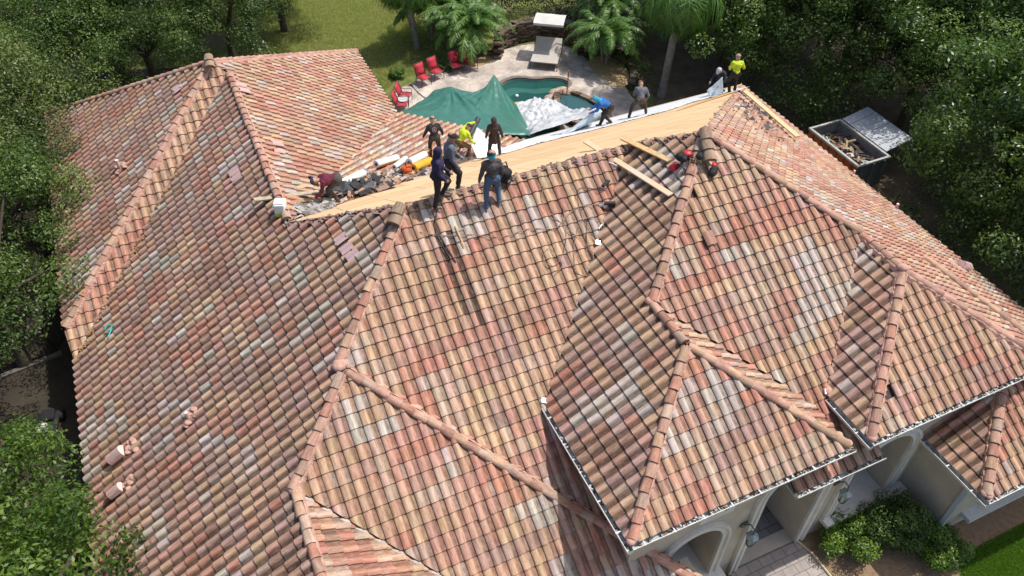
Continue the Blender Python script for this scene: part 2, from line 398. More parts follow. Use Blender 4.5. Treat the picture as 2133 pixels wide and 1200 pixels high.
# ---- bare plywood deck on the stripped back slope
def plywood_mat():
    m = bpy.data.materials.new('plywood'); m.use_nodes = True; n = m.node_tree; b = n.nodes['Principled BSDF']
    tc = nd(n, 'ShaderNodeTexCoord'); mp = nd(n, 'ShaderNodeMapping'); mp.inputs['Scale'].default_value = (1, 9, 1); n.links.new(tc.outputs['UV'], mp.inputs[0])
    g = noise(n, mp.outputs[0], 1.3, 6, .6)
    c = mixc(n, ramp(n, g, [(.35, 0.0), (.7, 1.0)]), (.80, .60, .37), (.66, .43, .22))
    br = nd(n, 'ShaderNodeTexBrick'); br.inputs['Scale'].default_value = 1; br.inputs['Brick Width'].default_value = 2.44; br.inputs['Row Height'].default_value = 1.22
    br.inputs['Mortar Size'].default_value = .012; br.inputs['Color1'].default_value = (1, 1, 1, 1); br.inputs['Color2'].default_value = (.82, .79, .75, 1); br.inputs['Mortar'].default_value = (.25, .18, .12, 1)
    n.links.new(tc.outputs['UV'], br.inputs[0])
    c = mixc(n, 1.0, c, br.outputs[0], 'MULTIPLY')
    k = noise(n, tc.outputs['UV'], 7, 4, .7)
    c = mixc(n, ramp(n, k, [(.62, 0.0), (.70, .6)]), c, (.42, .26, .13))
    k2 = noise(n, tc.outputs['UV'], .8, 6, .7); c = mixc(n, ramp(n, k2, [(.45, 0.0), (.65, .35)]), c, (.58, .40, .23))
    n.links.new(c, b.inputs['Base Color']); b.inputs['Roughness'].default_value = .75; b.inputs['Specular IOR Level'].default_value = .2
    return m
PLY = plywood_mat()
LUMBER = mat('lumber', (.66, .43, .20), .7, noise=(7, .35))
LUMBERW = mat('weathered_lumber', (.50, .42, .30), .8, noise=(9, .45))
def flat_part(name, plane, poly, h, m, label=None, thick=.02, parent=house, jag=0, seed=0):
    rnd = random.Random(seed); mb = MB(); pts = []
    for p in poly: pts.append((p[0], p[1]))
    if jag:
        q = []
        for i in range(len(pts)):
            a = pts[i]; b = pts[(i + 1) % len(pts)]; L = math.dist(a, b); k = max(1, int(L / .16))
            for t in range(k):
                f = t / k; q.append((a[0] + (b[0] - a[0]) * f + (rnd.uniform(-jag, jag) if t else 0), a[1] + (b[1] - a[1]) * f + (rnd.uniform(-jag, jag) if t else 0)))
        pts = q
    top = [u3(x, y, plane[0] * x + plane[1] * y + plane[2]) + Vector((0, 0, h)) for x, y in pts]
    g = math.hypot(plane[0], plane[1]); f = math.sqrt(1 + g * g)
    for t in tessellate_polygon([[Vector((p[0], p[1], 0)) for p in pts]]):
        q = [top[k] for k in t]; uvv = [(pts[k][0] * K, pts[k][1] * K * f) for k in t]
        if (q[1] - q[0]).cross(q[2] - q[0]).z < 0: q = q[::-1]; uvv = uvv[::-1]
        mb.face(q, (1, 1, 1), 0, uvv)
    n_ = len(top)
    for i in range(n_):
        a, b = top[i], top[(i + 1) % n_]; mb.face([a, b, b - Vector((0, 0, thick)), a - Vector((0, 0, thick))])
    o = mb.build(name, m, parent)
    if label: o['label'] = label
    return o
flat_part('roof_deck', PL['B1'], [(-2.48, 2.46), (0, 0), (6.11, 0), (7.36, -1.25), (17.43, 8.82), (7.95, 8.82)], .03, PLY, 'bare new plywood on the stripped back slope')
# broken old underlayment along the cut edge of the tiles
rb = MB(); rr = random.Random(5)
def rubble(a, b, off, wdt, n, cols, hmax=.05, pn='M'):
    for _ in range(n):
        t = rr.random(); x = a[0] + (b[0] - a[0]) * t + rr.uniform(-wdt, wdt) + off[0]; y = a[1] + (b[1] - a[1]) * t + rr.uniform(-wdt, wdt) + off[1]
        z = max(zp(pn, x, y), -99); c = cols[rr.randrange(len(cols))]
        rot = Matrix.Rotation(rr.uniform(0, 6.3), 3, 'Z') @ Matrix.Rotation(rr.uniform(-.3, .3), 3, 'X')
        p = u3(x, y, z); rb.box(p.x, p.y, p.z + .03 + rr.random() * hmax, rr.uniform(.05, .26), rr.uniform(.04, .12), rr.uniform(.01, .03), rot, c)
for (a_, b_, pn_) in (((-2.44, 2.36), (-.02, -.06), 'L2'), ((.02, -.09), (6.08, -.09), 'M')):
    V_ = []
    for k_ in range(61):
        t_ = k_ / 60; x_ = a_[0] + (b_[0] - a_[0]) * t_; y_ = a_[1] + (b_[1] - a_[1]) * t_; j_ = rr.uniform(-.05, .05)
        for q_ in (.07, -.05 + j_): V_.append(u3(x_ , y_ + q_, zp(pn_, x_, y_ + q_)) + Vector((0, 0, .105)) if q_ < .0 else u3(x_, y_ + q_, zp(pn_, x_, y_ + q_)) + Vector((0, 0, .02)))
    rb.idx(V_, [(2 * k_, 2 * k_ + 1, 2 * k_ + 3, 2 * k_ + 2) for k_ in range(60)], (.20, .13, .11))
dk = [(.16, .10, .085), (.22, .14, .12), (.30, .19, .15), (.12, .09, .08)]
rubble((0, 0), (6.11, 0), (0, -.05), .05, 200, dk, hmax=.0)
rubble((-2.48, 2.44), (0, 0), (-.06, -.02), .06, 130, dk, pn='L2', hmax=.0)
rubble((6.11, 0), (7.36, -1.25), (-.05, -.03), .06, 80, dk, pn='S1', hmax=0)
rubble((7.4, -1.2), (16.9, 8.2), (.05, -.05), .07, 260, dk + [(.5, .4, .32)], pn='E1', hmax=.0)
rb.build('broken_edge', mat('crumbled_edge', (1, 1, 1), .95, attr=True), house)['kind'] = 'stuff'
# ---- ridge and hip caps
CAPC = [PAL[k] for k in ('tan', 'rose', 'rose', 'salmon', 'pale')] + [(.55, .34, .25), (.52, .33, .24)]
def caps(a, b, seed=0, mort=True, lift=.05, left=1, right=1, r0=.122, thick_m=.05, cols=CAPC):
    """a = low end, b = high end (metres)"""
    rnd = random.Random(seed); a = Vector(a); b = Vector(b); d = b - a; L = d.length; d.normalize()
    r = Vector((d.y, -d.x, 0)).normalized(); u = r.cross(d)
    mb = MB(); n = max(1, round(L / .36)); e = L / n
    for i in range(n):
        c = rnd.choice(cols); br = rnd.uniform(.74, 1.1); c = tuple(x * br for x in c)
        js = rnd.uniform(-.016, .016); V = []; uv = []; th = rnd.uniform(-.03, .03)
        m = 10
        for (t, rad, h) in ((i * e - .03, r0, .028), (i * e + .02, r0, .026), (i * e + e + .02, r0 * .84, 0)):
            for k in range(m + 1):
                an = math.pi * (k / m); V.append(a + d * t + r * (math.cos(an) * rad + js + th * (t - i * e)) + u * (math.sin(an) * rad * .86 + h + lift - .03)); uv.append((.02 + .13 * k / m + i * .305, t))
        F = [(j * (m + 1) + k, j * (m + 1) + k + 1, (j + 1) * (m + 1) + k + 1, (j + 1) * (m + 1) + k) for j in range(2) for k in range(m)]
        F = [f[::-1] for f in F]
        mb.idx(V, F, c, 0, uv, True)
        if i == 0: mb.face(V[:m + 1][::-1], tuple(x * .8 for x in c), 0, [(.1, 0)] * (m + 1))
        # front lip
        lo = [v - u * .0 + (a + d * (i * e - .03) + u * (lift - .03) - v) * .13 for v in V[:m + 1]]
        for k in range(m): mb.face([V[k], V[k + 1], lo[k + 1], lo[k]], tuple(x * .8 for x in c), 0, [(.1, 0)] * 4)
    o = mb.build('hip_cap', TILE, house)
    if mort:
        mb = MB()
        for sd in ([1] if right else []) + ([-1] if left else []):
            N = int(L / .07); pr = None
            for k in range(N + 1):
                t = L * k / N; wd = .035 + rnd.random() * thick_m; out = r0 * .85
                c0 = a + d * t
                q = [c0 + r * sd * (out) + u * (lift + .02), c0 + r * sd * (out + wd * .5) + u * (lift + rnd.uniform(-.02, .02)), c0 + r * sd * (out + wd) + u * (-.035 - wd * .3)]
                if pr:
                    for j in range(2): mb.face([pr[j], pr[j + 1], q[j + 1], q[j]])
                pr = q
        build_split(mb, 'mortar', MORTAR, o, tol=-9)
    return o
def H(n, x, y, h=.0): return up_(n, x, y, h)
caps(H('M', -2.57, -2.57), H('M', -.15, -.15), 1, left=0)
caps(H('M2', -4.27, -4.57), H('M2', -2.62, -2.92), 2, left=0)
caps(u3(-4.27, -13, -2.76), u3(-4.27, -4.62, -2.76), 3, left=0)
caps(H('M2', 3.9, -9.34), H('M2', -2.5, -2.94), 4, left=0, lift=.06, thick_m=.09)
caps(u3(-2.48, 2.6, -1.60), u3(-2.48, 10.7, -1.60), 5, mort=True, left=0)
caps(H('L1', -9.02, 5.08), H('L1', -2.95, 11.15), 6, left=0, thick_m=.07)
caps(H('L1', -9.0, 17.28), H('L1', -2.95, 11.23), 7, mort=False)
caps(H('W', 3.35, 17.45), H('W', -2.86, 11.24), 8, cols=[PAL['rose'], (.6, .33, .24)])
caps(H('S1', 4.38, -4.23), H('S1', 7.2, -1.41), 9, left=0)
caps(H('S1', 4.34, -5.6), H('S1', 4.34, -4.3), 10, left=0, right=0)
caps(H('EBf', 1.62, -8.37), H('EBf', 4.30, -5.69), 11, left=0)
caps(H('EBf', 7.06, -8.37), H('EBf', 4.38, -5.69), 12, thick_m=.08, left=0, cols=[PAL['rose'], PAL['tan'], (.6, .36, .27)])
caps(H('N1', 10.38, -4.27), H('N1', 7.45, -1.34), 13, thick_m=.10, left=0, right=1, cols=[PAL['rose'], PAL['tan'], (.58, .34, .26)])
caps(u3(10.41, -5.7, -1.17), u3(10.41, -4.35, -1.17), 14, thick_m=.08)
caps(H('N3', 7.73, -8.43), H('N3', 10.37, -5.79), 15)
caps(H('N3', 13.1, -8.44), H('N3', 10.45, -5.79), 16, thick_m=.10, cols=[PAL['rose'], (.6, .35, .27)])
caps(H('LRl', 10.8, -9.98), H('LRl', 12.9, -7.88), 17, r0=.145)
caps(H('LR2', 12.2, -10.55), H('LR2', 14.8, -7.95), 18)
caps(u3(14.05, -7.5, zp('E1', 14.05, -7.5)), u3(13.12, -4.5, zp('E1', 13.12, -4.5)), 19, lift=.14, thick_m=.06, cols=[PAL['tan'], (.55, .36, .25)])
# end pieces where hips meet
jp = MB(); jr = random.Random(8)
for (x, y, z, sx) in ((-2.57, -2.72, -1.60, .24), (-4.27, -4.57, -2.72, .17), (4.34, -4.25, -1.08, .17), (7.36, -1.30, .84, .22), (-2.91, 11.15, -1.25, .22), (1.60, -8.40, -2.86, .17), (7.70, -8.46, -2.86, .17), (10.78, -10.0, -5.02, .18), (12.2, -10.5, -5.02, .18), (7.08, -8.40, -2.86, .15), (10.41, -5.72, -1.1, .18), (7.68, -7.0, -2.88, .2)):
    p = u3(x, y, z)
    for _ in range(5):
        jp.ball((p.x + jr.uniform(-.05, .05), p.y + jr.uniform(-.05, .05), p.z + jr.uniform(-.03, .02)), sx * jr.uniform(.5, .8), n=8, q=5, sc_=(1, 1, .6))
build_split(jp, 'mortar', MORTAR, house)
# large end cap lying at the top of the broken hip
for (a_, b_, hd) in (((7.06, -2.05, .55), (7.30, -1.35, .95), 0), ((-.42, -.42, -.12), (-.1, -.1, .1), 1), ((-2.98, 10.75, -1.3), (-2.9, 11.25, -1.15), 0)):
    caps(u3(*a_), u3(*b_), 30 + hd, mort=False, r0=.175, lift=.06, cols=[(.42, .30, .21)])
# valley metal
vm = MB()
for (n1, a_, b_) in (('M', (6.05, -.06), (1.53, -4.58)), ('N1', (10.38, -4.34), (7.65, -7.07)), ('W', (-2.4, 2.55), (3.4, 11.97)), ('N1', (4.4, -4.33), (7.15, -7.08)), ('M2', (-4.27, -4.57), (.5, -9.34)), ('L2', (-2.5, 10.74), (-9.05, 4.19))):
    p = H(n1, *a_, .005); q = H(n1, *b_, .005); d = (q - p).normalized(); r = Vector((d.y, -d.x, 0)).normalized() * .09
    vm.face([p - r, p + r, q + r, q - r])
build_split(vm, 'valley_flashing', mat('flashing', (.34, .30, .27), .5, .3, noise=(5, .5)), house)
# bright metal end flaps of the valleys
fl = MB()
for (x, y, z) in ((1.50, -4.62, -2.90), (7.62, -7.1, -2.90), (4.2, -2.0, -1.15)):
    p = u3(x, y, z)
    fl.face([p + Vector((-.07, .01, .05)), p + Vector((.05, -.06, .03)), p + Vector((.09, .05, .08)), p + Vector((-.01, .11, .10))])
build_split(fl, 'flashing_end', mat('bright_flashing', (.75, .77, .78), .35, .4), house)
# ---- gutters
def gutter(a, b, outdir, brk=True, debris=0, seed=0, name='gutter'):
    a = Vector(a); b = Vector(b); o = Vector(outdir).normalized(); d = (b - a); L = d.length; d.normalize()
    up = Vector((0, 0, 1)); mb = MB(); w_, h_ = .14, .12
    def strip(p, q, m, off=0):   # p,q = (out, z)
        P = [a + o * p[0] + up * p[1], b + o * p[0] + up * p[1], b + o * q[0] + up * q[1], a + o * q[0] + up * q[1]]
        mb.face(P, (1, 1, 1), m)
    prof_ = [(0, .02), (0, -h_), (w_ * .8, -h_), (w_, -h_ * .4), (w_, 0), (w_ - .014, 0), (w_ - .014, -h_ * .4), (w_ * .75, -h_ + .014), (.012, -h_ + .014), (.012, .02)]
    for i in range(len(prof_) - 1): strip(prof_[i], prof_[i + 1], 0 if i < 5 else 1)
    for e_ in (a, b): mb.face([e_ + o * x + up * z for x, z in prof_[:6]], (1, 1, 1), 0)
    g = mb.build(name, [WHITEMETAL, GUTIN], house)
    if brk:
        k = MB(); n = max(2, int(L / .75))
        for i in range(n):
            p = a + d * (L * (i + .4) / n); k.box(*(p + o * (w_ / 2) - up * .005), .03 if abs(o.y) > .5 else w_ + .02, w_ + .02 if abs(o.y) > .5 else .03, .012)
        build_split(k, 'gutter_bracket', WHITEMETAL, g)
    if debris:
        k = MB(); r_ = random.Random(seed)
        for i in range(int(L * debris)):
            t = r_.random() ** .7; p = a + d * L * t + o * r_.uniform(.02, .11) - up * r_.uniform(.02, .08)
            k.box(*p, r_.uniform(.03, .12), r_.uniform(.02, .05), r_.uniform(.01, .03), Matrix.Rotation(r_.uniform(0, 3), 3, 'Z'), r_.choice([(.10, .07, .05), (.5, .5, .48), (.2, .14, .1), (.33, .32, .3)]))
        k.build('gutter_debris', bpy.data.materials.get('leaf_litter') or mat('leaf_litter', (1, 1, 1), .9, attr=True), g)['kind'] = 'stuff'
    return g
ZE = -2.957
def gz(z): return z * K + Z0 - .0
gutter((1.53 * K, -4.70 * K, gz(ZE)), (1.53 * K, (-8.46 * K) - .14, gz(ZE)), (-1, 0, 0), debris=14, seed=1)
gutter((1.53 * K + .001, -8.46 * K, gz(ZE) + .003), (7.15 * K + .06, -8.46 * K, gz(ZE) + .003), (0, -1, 0), debris=22, seed=2)
gutter((7.65 * K, -7.18 * K, gz(ZE)), (7.65 * K, (-8.51 * K) - .14, gz(ZE)), (-1, 0, 0), debris=10, seed=3)
gutter((7.65 * K + .001, -8.51 * K, gz(ZE) + .003), (13.17 * K, -8.51 * K, gz(ZE) + .003), (0, -1, 0), debris=25, seed=4)
gutter((5.88 * K, -8.52 * K, gz(-3.893)), (8.42 * K, -8.52 * K, gz(-3.893)), (0, -1, 0), debris=16, seed=5)
gutter((10.71 * K, -7.9 * K, gz(-5.14)), (10.71 * K, (-10.07 * K) - .14, gz(-5.14)), (-1, 0, 0), debris=4, seed=6)
gutter((10.71 * K + .001, -10.07 * K, gz(-5.14) + .003), (12.15 * K, -10.07 * K, gz(-5.14) + .003), (0, -1, 0), debris=14, seed=7)
# white mortar dabs under the eave tiles (bird stops)
bs = MB(); br_ = random.Random(3)
for (y, z, x0, x1) in ((-8.46, ZE, 1.7, 7.0), (-8.51, ZE, 7.9, 13.0), (-10.07, -5.14, 11.2, 12.1), (-8.52, -3.893, 6.0, 8.35)):
    x = x0 * K
    while x < x1 * K:
        if br_.random() < .12: bs.ball((x, y * K - .03, gz(z) + .005), .07 * br_.uniform(.7, 1.15), n=8, q=5, sc_=(1.7, .7, .28))
        x += .305
bs.build('eave_mortar', mat('white_mortar', (.70, .70, .67), .9, noise=(20, .4)), house)['kind'] = 'stuff'
# ---- walls
STUCCO = mat('stucco', (.62, .545, .44), .92, noise=(1.4, .22), bump=(45, .35))
TRIM = mat('cast_stone_trim', (.74, .715, .66), .85, noise=(3, .18), bump=(30, .2))
DARK = mat('dark_interior', (.03, .026, .024), .6)
SOFFIT = mat('soffit_paint', (.66, .645, .61), .85, noise=(2, .1))
def arch_pts(x0, x1, z0, zs, n=14):
    r = (x1 - x0) / 2; cx = (x0 + x1) / 2; P = [(x0, z0), (x1, z0), (x1, zs)]
    for i in range(1, n): a = math.pi * i / n; P.append((cx + r * math.cos(a), zs + r * math.sin(a)))
    P.append((x0, zs)); return P
def wall_xz(name, y, outer, holes, thick=.3, m=STUCCO, label=None):
    mb = MB(); loops = [outer] + holes; allp = [p for l in loops for p in l]
    for t in tessellate_polygon([[Vector((p[0], p[1], 0)) for p in l] for l in loops]):
        q = [allp[k] for k in t]
        if (q[1][0] - q[0][0]) * (q[2][1] - q[0][1]) - (q[1][1] - q[0][1]) * (q[2][0] - q[0][0]) < 0: q = q[::-1]
        mb.face([(p[0], y, p[1]) for p in q]); mb.face([(p[0], y + thick, p[1]) for p in q[::-1]])
    for l in loops:
        for i in range(len(l)):
            a, b = l[i], l[(i + 1) % len(l)]; mb.face([(a[0], y, a[1]), (a[0], y + thick, a[1]), (b[0], y + thick, b[1]), (b[0], y, b[1])])
    o = mb.build(name, m, house)
    if label: o['label'] = label
    return o
FY = -8.0 * K
win1 = arch_pts(3.35, 5.03, .78, 2.75); door = arch_pts(6.15, 8.22, .03, 3.75); win2 = arch_pts(9.28, 11.25, .85, 3.1)
TOPW = gz(ZE) - .13
wall_xz('front_wall', FY, [(2.16, 0), (13.2, 0), (13.2, TOPW), (8.72, TOPW), (8.72, 4.98), (7.2, 4.98), (7.2, TOPW), (2.16, TOPW)], [win1, door, win2], .42, label='stucco front wall with arched openings')
def trim(hole, y, wd=.26, parent=None, name='arch_trim', skipbase=True, dep=.09):
    # moulded band round the opening (stepped profile)
    base = hole[1:] + [hole[0]]      # open path from x1,z0 up and round to x0,z0
    cx = (hole[0][0] + hole[1][0]) / 2; zc = hole[2][1]
    def off(p, d):
        if p[1] <= zc + 1e-6: return (p[0] + (d if p[0] > cx else -d), p[1])
        v = Vector((p[0] - cx, p[1] - zc)).normalized(); return (p[0] + v.x * d, p[1] + v.y * d)
    mb = MB(); pr = [(0, .003), (0, dep), (wd * .3, dep), (wd * .36, dep * .6), (wd * .66, dep * .6), (wd * .72, dep * 1.25), (wd, dep * 1.25), (wd, .003)]
    for i in range(len(base) - 1):
        for j in range(len(pr) - 1):
            a, b = base[i], base[i + 1]
            q = []
            for (pt, (o_, h_)) in ((a, pr[j]), (b, pr[j]), (b, pr[j + 1]), (a, pr[j + 1])):
                x, z = off(pt, o_); q.append((x, y - h_, z))
            mb.face(q)
    return mb.build(name, TRIM, house)
trim(win1, FY); trim(door, FY, .30); trim(win2, FY, .30)
tb = MB()
for (x0, x1, z) in ((2.9, 5.45, .70), (8.95, 11.95, .76)):
    tb.box((x0 + x1) / 2, FY - .05, z, x1 - x0, .55, .16); tb.box((x0 + x1) / 2, FY - .02, z - .14, x1 - x0 - .16, .36, .12)
build_split(tb, 'window_sill', TRIM, house)
kb = MB(); kb.box(4.5, FY - .06, 4.45, 1.0, .14, .42); kb.build('name_block', TRIM, house)
# recess behind the openings: side faces, back wall with dark glass
bk = MB()
for (x0, x1, z0, z1, dpt) in ((3.35, 5.03, .78, 3.7, 1.15), (6.15, 8.22, .03, 4.9, 2.4), (9.28, 11.25, .85, 4.2, 1.3)):
    yb = FY + dpt; y0 = FY + .42
    bk.face([(x0, y0, z0), (x0, yb, z0), (x0, yb, z1), (x0, y0, z1)]); bk.face([(x1, y0, z0), (x1, y0, z1), (x1, yb, z1), (x1, yb, z0)])
    bk.face([(x0, y0, z1), (x0, yb, z1), (x1, yb, z1), (x1, y0, z1)])
build_split(bk, 'porch_recess', STUCCO, house)
for (x0, x1, z0, z1, dpt, nm) in ((3.35, 5.03, .78, 3.7, 1.15, 'window'), (6.15, 8.22, .03, 4.9, 2.4, 'door'), (9.28, 11.25, .85, 4.2, 1.3, 'window')):
    mb = MB(); mb.box((x0 + x1) / 2, FY + dpt + .02, (z0 + z1) / 2, x1 - x0 + .04, .05, z1 - z0, m=0)
    o = mb.build(nm, mat('dark_glass', (.025, .027, .03), .15), house)
    f = MB()
    for xx in (x0 + .05, (x0 + x1) / 2, x1 - .05): f.box(xx, FY + dpt - .03, (z0 + z1) / 2, .07, .05, z1 - z0)
    for zz in (z0 + .04, (z0 + z1) * .55, z1 - .04): f.box((x0 + x1) / 2, FY + dpt - .034, zz, x1 - x0, .05, .07)
    f.build('frame', mat('bronze_frame', (.06, .045, .035), .5), o)
# floor slab of sills inside recess
fs = MB()
for (x0, x1, z, dpt) in ((3.35, 5.03, .785, 1.15), (9.28, 11.25, .855, 1.3)): fs.box((x0 + x1) / 2, FY + dpt / 2, z - .03, x1 - x0 - .004, dpt - .01, .06)
build_split(fs, 'recess_floor', TRIM, house)
# soffits
sf = MB()
for (x0, x1, y0, y1, z) in ((1.53, 7.15, -8.46, -8.0, ZE), (1.53, 2.0, -8.0, -4.6, ZE), (7.65, 13.17, -8.51, -8.0, ZE), (7.65, 8.05, -8.0, -7.1, ZE), (5.9, 8.4, -8.52, -8.0, -3.893), (10.71, 17.4, -10.07, -9.67, -5.14), (10.71, 11.11, -9.67, -8.0, -5.14), (12.15, 17.4, -10.6, -10.0, -5.16), (17.0, 17.43, -8.5, 8.8, -5.7), (-9.05, -8.6, -14, 4.2, -5.85), (-9.1, -8.7, 5.0, 17, -5.33)):
    sf.box((x0 + x1) / 2 * K, (y0 + y1) / 2 * K, gz(z) - .145, (x1 - x0) * K - .01, (y1 - y0) * K - .01, .03)
build_split(sf, 'soffit', SOFFIT, house, tol=-.02)
# other walls
wl = MB()
def wseg(a, b, z0, z1, th=.25):
    a = Vector((a[0] * K, a[1] * K, 0)); b = Vector((b[0] * K, b[1] * K, 0)); d = (b - a); L = d.length; d.normalize(); m = (a + b) / 2
    wl.box(m.x, m.y, (z0 + z1) / 2, L, th, z1 - z0, Matrix((d, Vector((-d.y, d.x, 0)), Vector((0, 0, 1)))).transposed())
zm = gz(-5.85) - .1
for a, b in (((-8.6, -13.6), (-8.6, 4.6)), ((-8.6, 4.6), (-8.7, 17.0)), ((-8.7, 17.0), (3.0, 17.0)), ((3.0, 17.0), (3.0, 11.9)), ((3.0, 11.9), (7.0, 8.0)), ((7.0, 8.35), (17.0, 8.35)), ((17.0, 8.35), (17.0, -8.0)), ((.1, -13.6), (.1, -8.95)), ((.1, -8.95), (3.6, -8.95)), ((3.6, -8.95), (3.6, -8.05)), ((-8.6, -13.6), (.1, -13.6))):
    wseg(a, b, 0, zm)
wseg((2.12, -7.85), (2.12, -4.6), 2.0, TOPW, .2); wseg((8.2, -7.5), (8.2, -7.1), 3, TOPW, .2); wseg((6.62, -7.5), (6.62, -6.9), 3.6, TOPW, .2)
wseg((13.17, -7.9), (17.0, -7.9), 0, gz(-5.3))
build_split(wl, 'outer_wall', STUCCO, house, tol=-.3)
w2 = MB()
w2.box(11.99 + .12, (-8.0 * K - 10.2) / 2, gz(-5.14) / 2 - .08, .24, abs(-10.2 + 8.0 * K), gz(-5.14) - .16)
w2.box(15.33, -10.2 + .12, gz(-5.14) / 2 - .08, 6.18, .236, gz(-5.14) - .164)
build_split(w2, 'wing_wall', STUCCO, house, tol=-.05)
ws = MB(); ws.box(14.0, -10.32, .75, 2.3, .4, .16); ws.box(13.75, -10.3, 2.0, .28, .12, 2.4); build_split(ws, 'window_sill', TRIM, house, tol=-.01)
dp = MB(); dp.box(11.93, -10.27, 1.6, .10, .13, 3.1)
dp.build('downspout', mat('downspout_paint', (.46, .52, .58), .5, noise=(4, .15)), house)
# dark box downspout by the left window
d2 = MB(); d2.beam((3.40, -9.5, 2.9), (3.95, -9.7, 1.4), .10, .16); d2.build('downspout', mat('dark_downspout', (.06, .075, .09), .4), house)
# plumbing vents, vent hoods with pink mortar, on the slopes
VENT = mat('painted_vent', (.85, .62, .57), .8, noise=(8, .2))
def vent(p, n, hood=True, s_=1.0, seed=0, hd=0.0):
    r_ = random.Random(seed); p = Vector(p); mb = MB()
    q = Vector(n).normalized(); z = Vector((0, 0, 1)); rgt = z.cross(q).normalized(); upv = q.cross(rgt)
    for _ in range(10):
        mb.ball(p + rgt * r_.uniform(-.22, .22) * s_ + upv * r_.uniform(-.1, .32) * s_ + q * .04, r_.uniform(.06, .12) * s_, n=8, q=5, sc_=(1, 1, .3), c=(1, 1, 1), m=1)
    if hood:
        dn = -upv; c = p + q * .12 + dn * .05; V = []; F = []
        for j, t in enumerate((0, .45)):
            for k in range(11):
                a = math.pi * k / 10; V.append(c + dn * (t * s_) + rgt * math.cos(a) * .17 * s_ + q * (math.sin(a) * .20 * s_ + (.0 if j else -.02)))
        F = [(k, k + 1, 12 + k, 11 + k) for k in range(10)]
        mb.idx(V, F, sm=True); mb.idx(V, [f[::-1] for f in F], sm=True); mb.face(V[:11])
    else:
        mb.tube([p, p + z * .3 * s_], .05 * s_, 8, m=0)
    return mb.build('roof_vent', [VENT, MORTAR], house)
nL = (-s, 0, 1)
vent((-6.62, -.95, 4.72), nL, False, 1.0, 1); vent((-8.42, -.33, 3.56), nL, True, 1.0, 2); vent((-8.6, -1.38, 3.44), nL, True, .85, 3); vent((-7.09, 10.79, 5.0), nL, False, 1.2, 4)
vent((17.1, -4.36, 3.95), (s, 0, 1), True, 1.0, 5); vent((18.3, -.6, 3.2), (s, 0, 1), False, 1.0, 6); vent((18.2, 1.6, 3.3), (s, 0, 1), False, .8, 7)
# replaced pale pink tiles
pk = MB()
def slab(P_, n, du=.3, dv=.37, c=(.72, .50, .48)):
    a, b, cc = PL[n]; g = math.hypot(a, b); up = Vector((a / g, b / g, g)).normalized(); rt = Vector((b / g, -a / g, 0)); nn = rt.cross(up)
    p = Vector(P_)
    for k in range(8):
        t0, t1 = k / 8, (k + 1) / 8; h = lambda t: .05 + .055 * math.sin(math.pi * min(1, t / .62)) if t < .62 else .05
        q = [p + rt * (t0 - .5) * du - up * dv / 2 + nn * (h(t0) + .03), p + rt * (t1 - .5) * du - up * dv / 2 + nn * (h(t1) + .03), p + rt * (t1 - .5) * du + up * dv / 2 + nn * h(t1), p + rt * (t0 - .5) * du + up * dv / 2 + nn * h(t0)]
        pk.face(q, c, 0, [(.1, 0)] * 4)
        lo = [q[0] - nn * .06, q[1] - nn * .06, q[1], q[0]]; pk.face(lo, tuple(x * .7 for x in c), 0, [(.1, 0)] * 4)
for P_, n, c in (((-2.06, 7.17, 6.86), 'W', (.74, .52, .50)), ((-2.11, 6.72, 6.89), 'W', (.74, .52, .50)), ((-2.45, 10.86, 7.1), 'W', (.74, .54, .52)), ((-2.40, 10.4, 7.12), 'W', (.74, .54, .52)), ((-1.6, .12, 7.95), 'L2', (.70, .50, .52)), ((-1.54, -.25, 7.99), 'L2', (.70, .50, .52)), ((-1.62, .55, 7.94), 'L2', (.70, .50, .52)), ((-3.55, 6.48, 6.69), 'L2', (.70, .50, .52)), ((-3.53, 6.08, 6.70), 'L2', (.70, .5, .52)), ((-4.39, 12.14, 6.74), 'L1', (.72, .56, .56)), ((6.84, -3.71, 8.36), 'N1', PAL['rose'])): slab(P_, n, c=c)
build_split(pk, 'replaced_tile', TILE, house)
# ------------------------------------------------------------------ ground
def ground_mat():
    m = bpy.data.materials.new('yard_grass'); m.use_nodes = True; n = m.node_tree; b = n.nodes['Principled BSDF']
    tc = nd(n, 'ShaderNodeTexCoord'); o = tc.outputs['Object']
    a = noise(n, o, 3.0, 8, .7); c = mixc(n, ramp(n, a, [(.35, 0.0), (.65, 1.0)]), (.11, .14, .03), (.25, .28, .09))
    d = noise(n, o, .23, 6, .65); c = mixc(n, ramp(n, d, [(.50, 0.0), (.62, .85)]), c, (.26, .20, .12))
    e = noise(n, o, 40, 4, .7); c = mixc(n, ramp(n, e, [(.3, .6), (.6, 0.0)]), c, (.03, .04, .012))
    n.links.new(c, b.inputs['Base Color']); b.inputs['Roughness'].default_value = .95; b.inputs['Specular IOR Level'].default_value = .1
    bp = nd(n, 'ShaderNodeBump'); bp.inputs['Strength'].default_value = .8; bp.inputs['Distance'].default_value = .06
    n.links.new(e, bp.inputs['Height']); n.links.new(bp.outputs[0], b.inputs['Normal']); return m
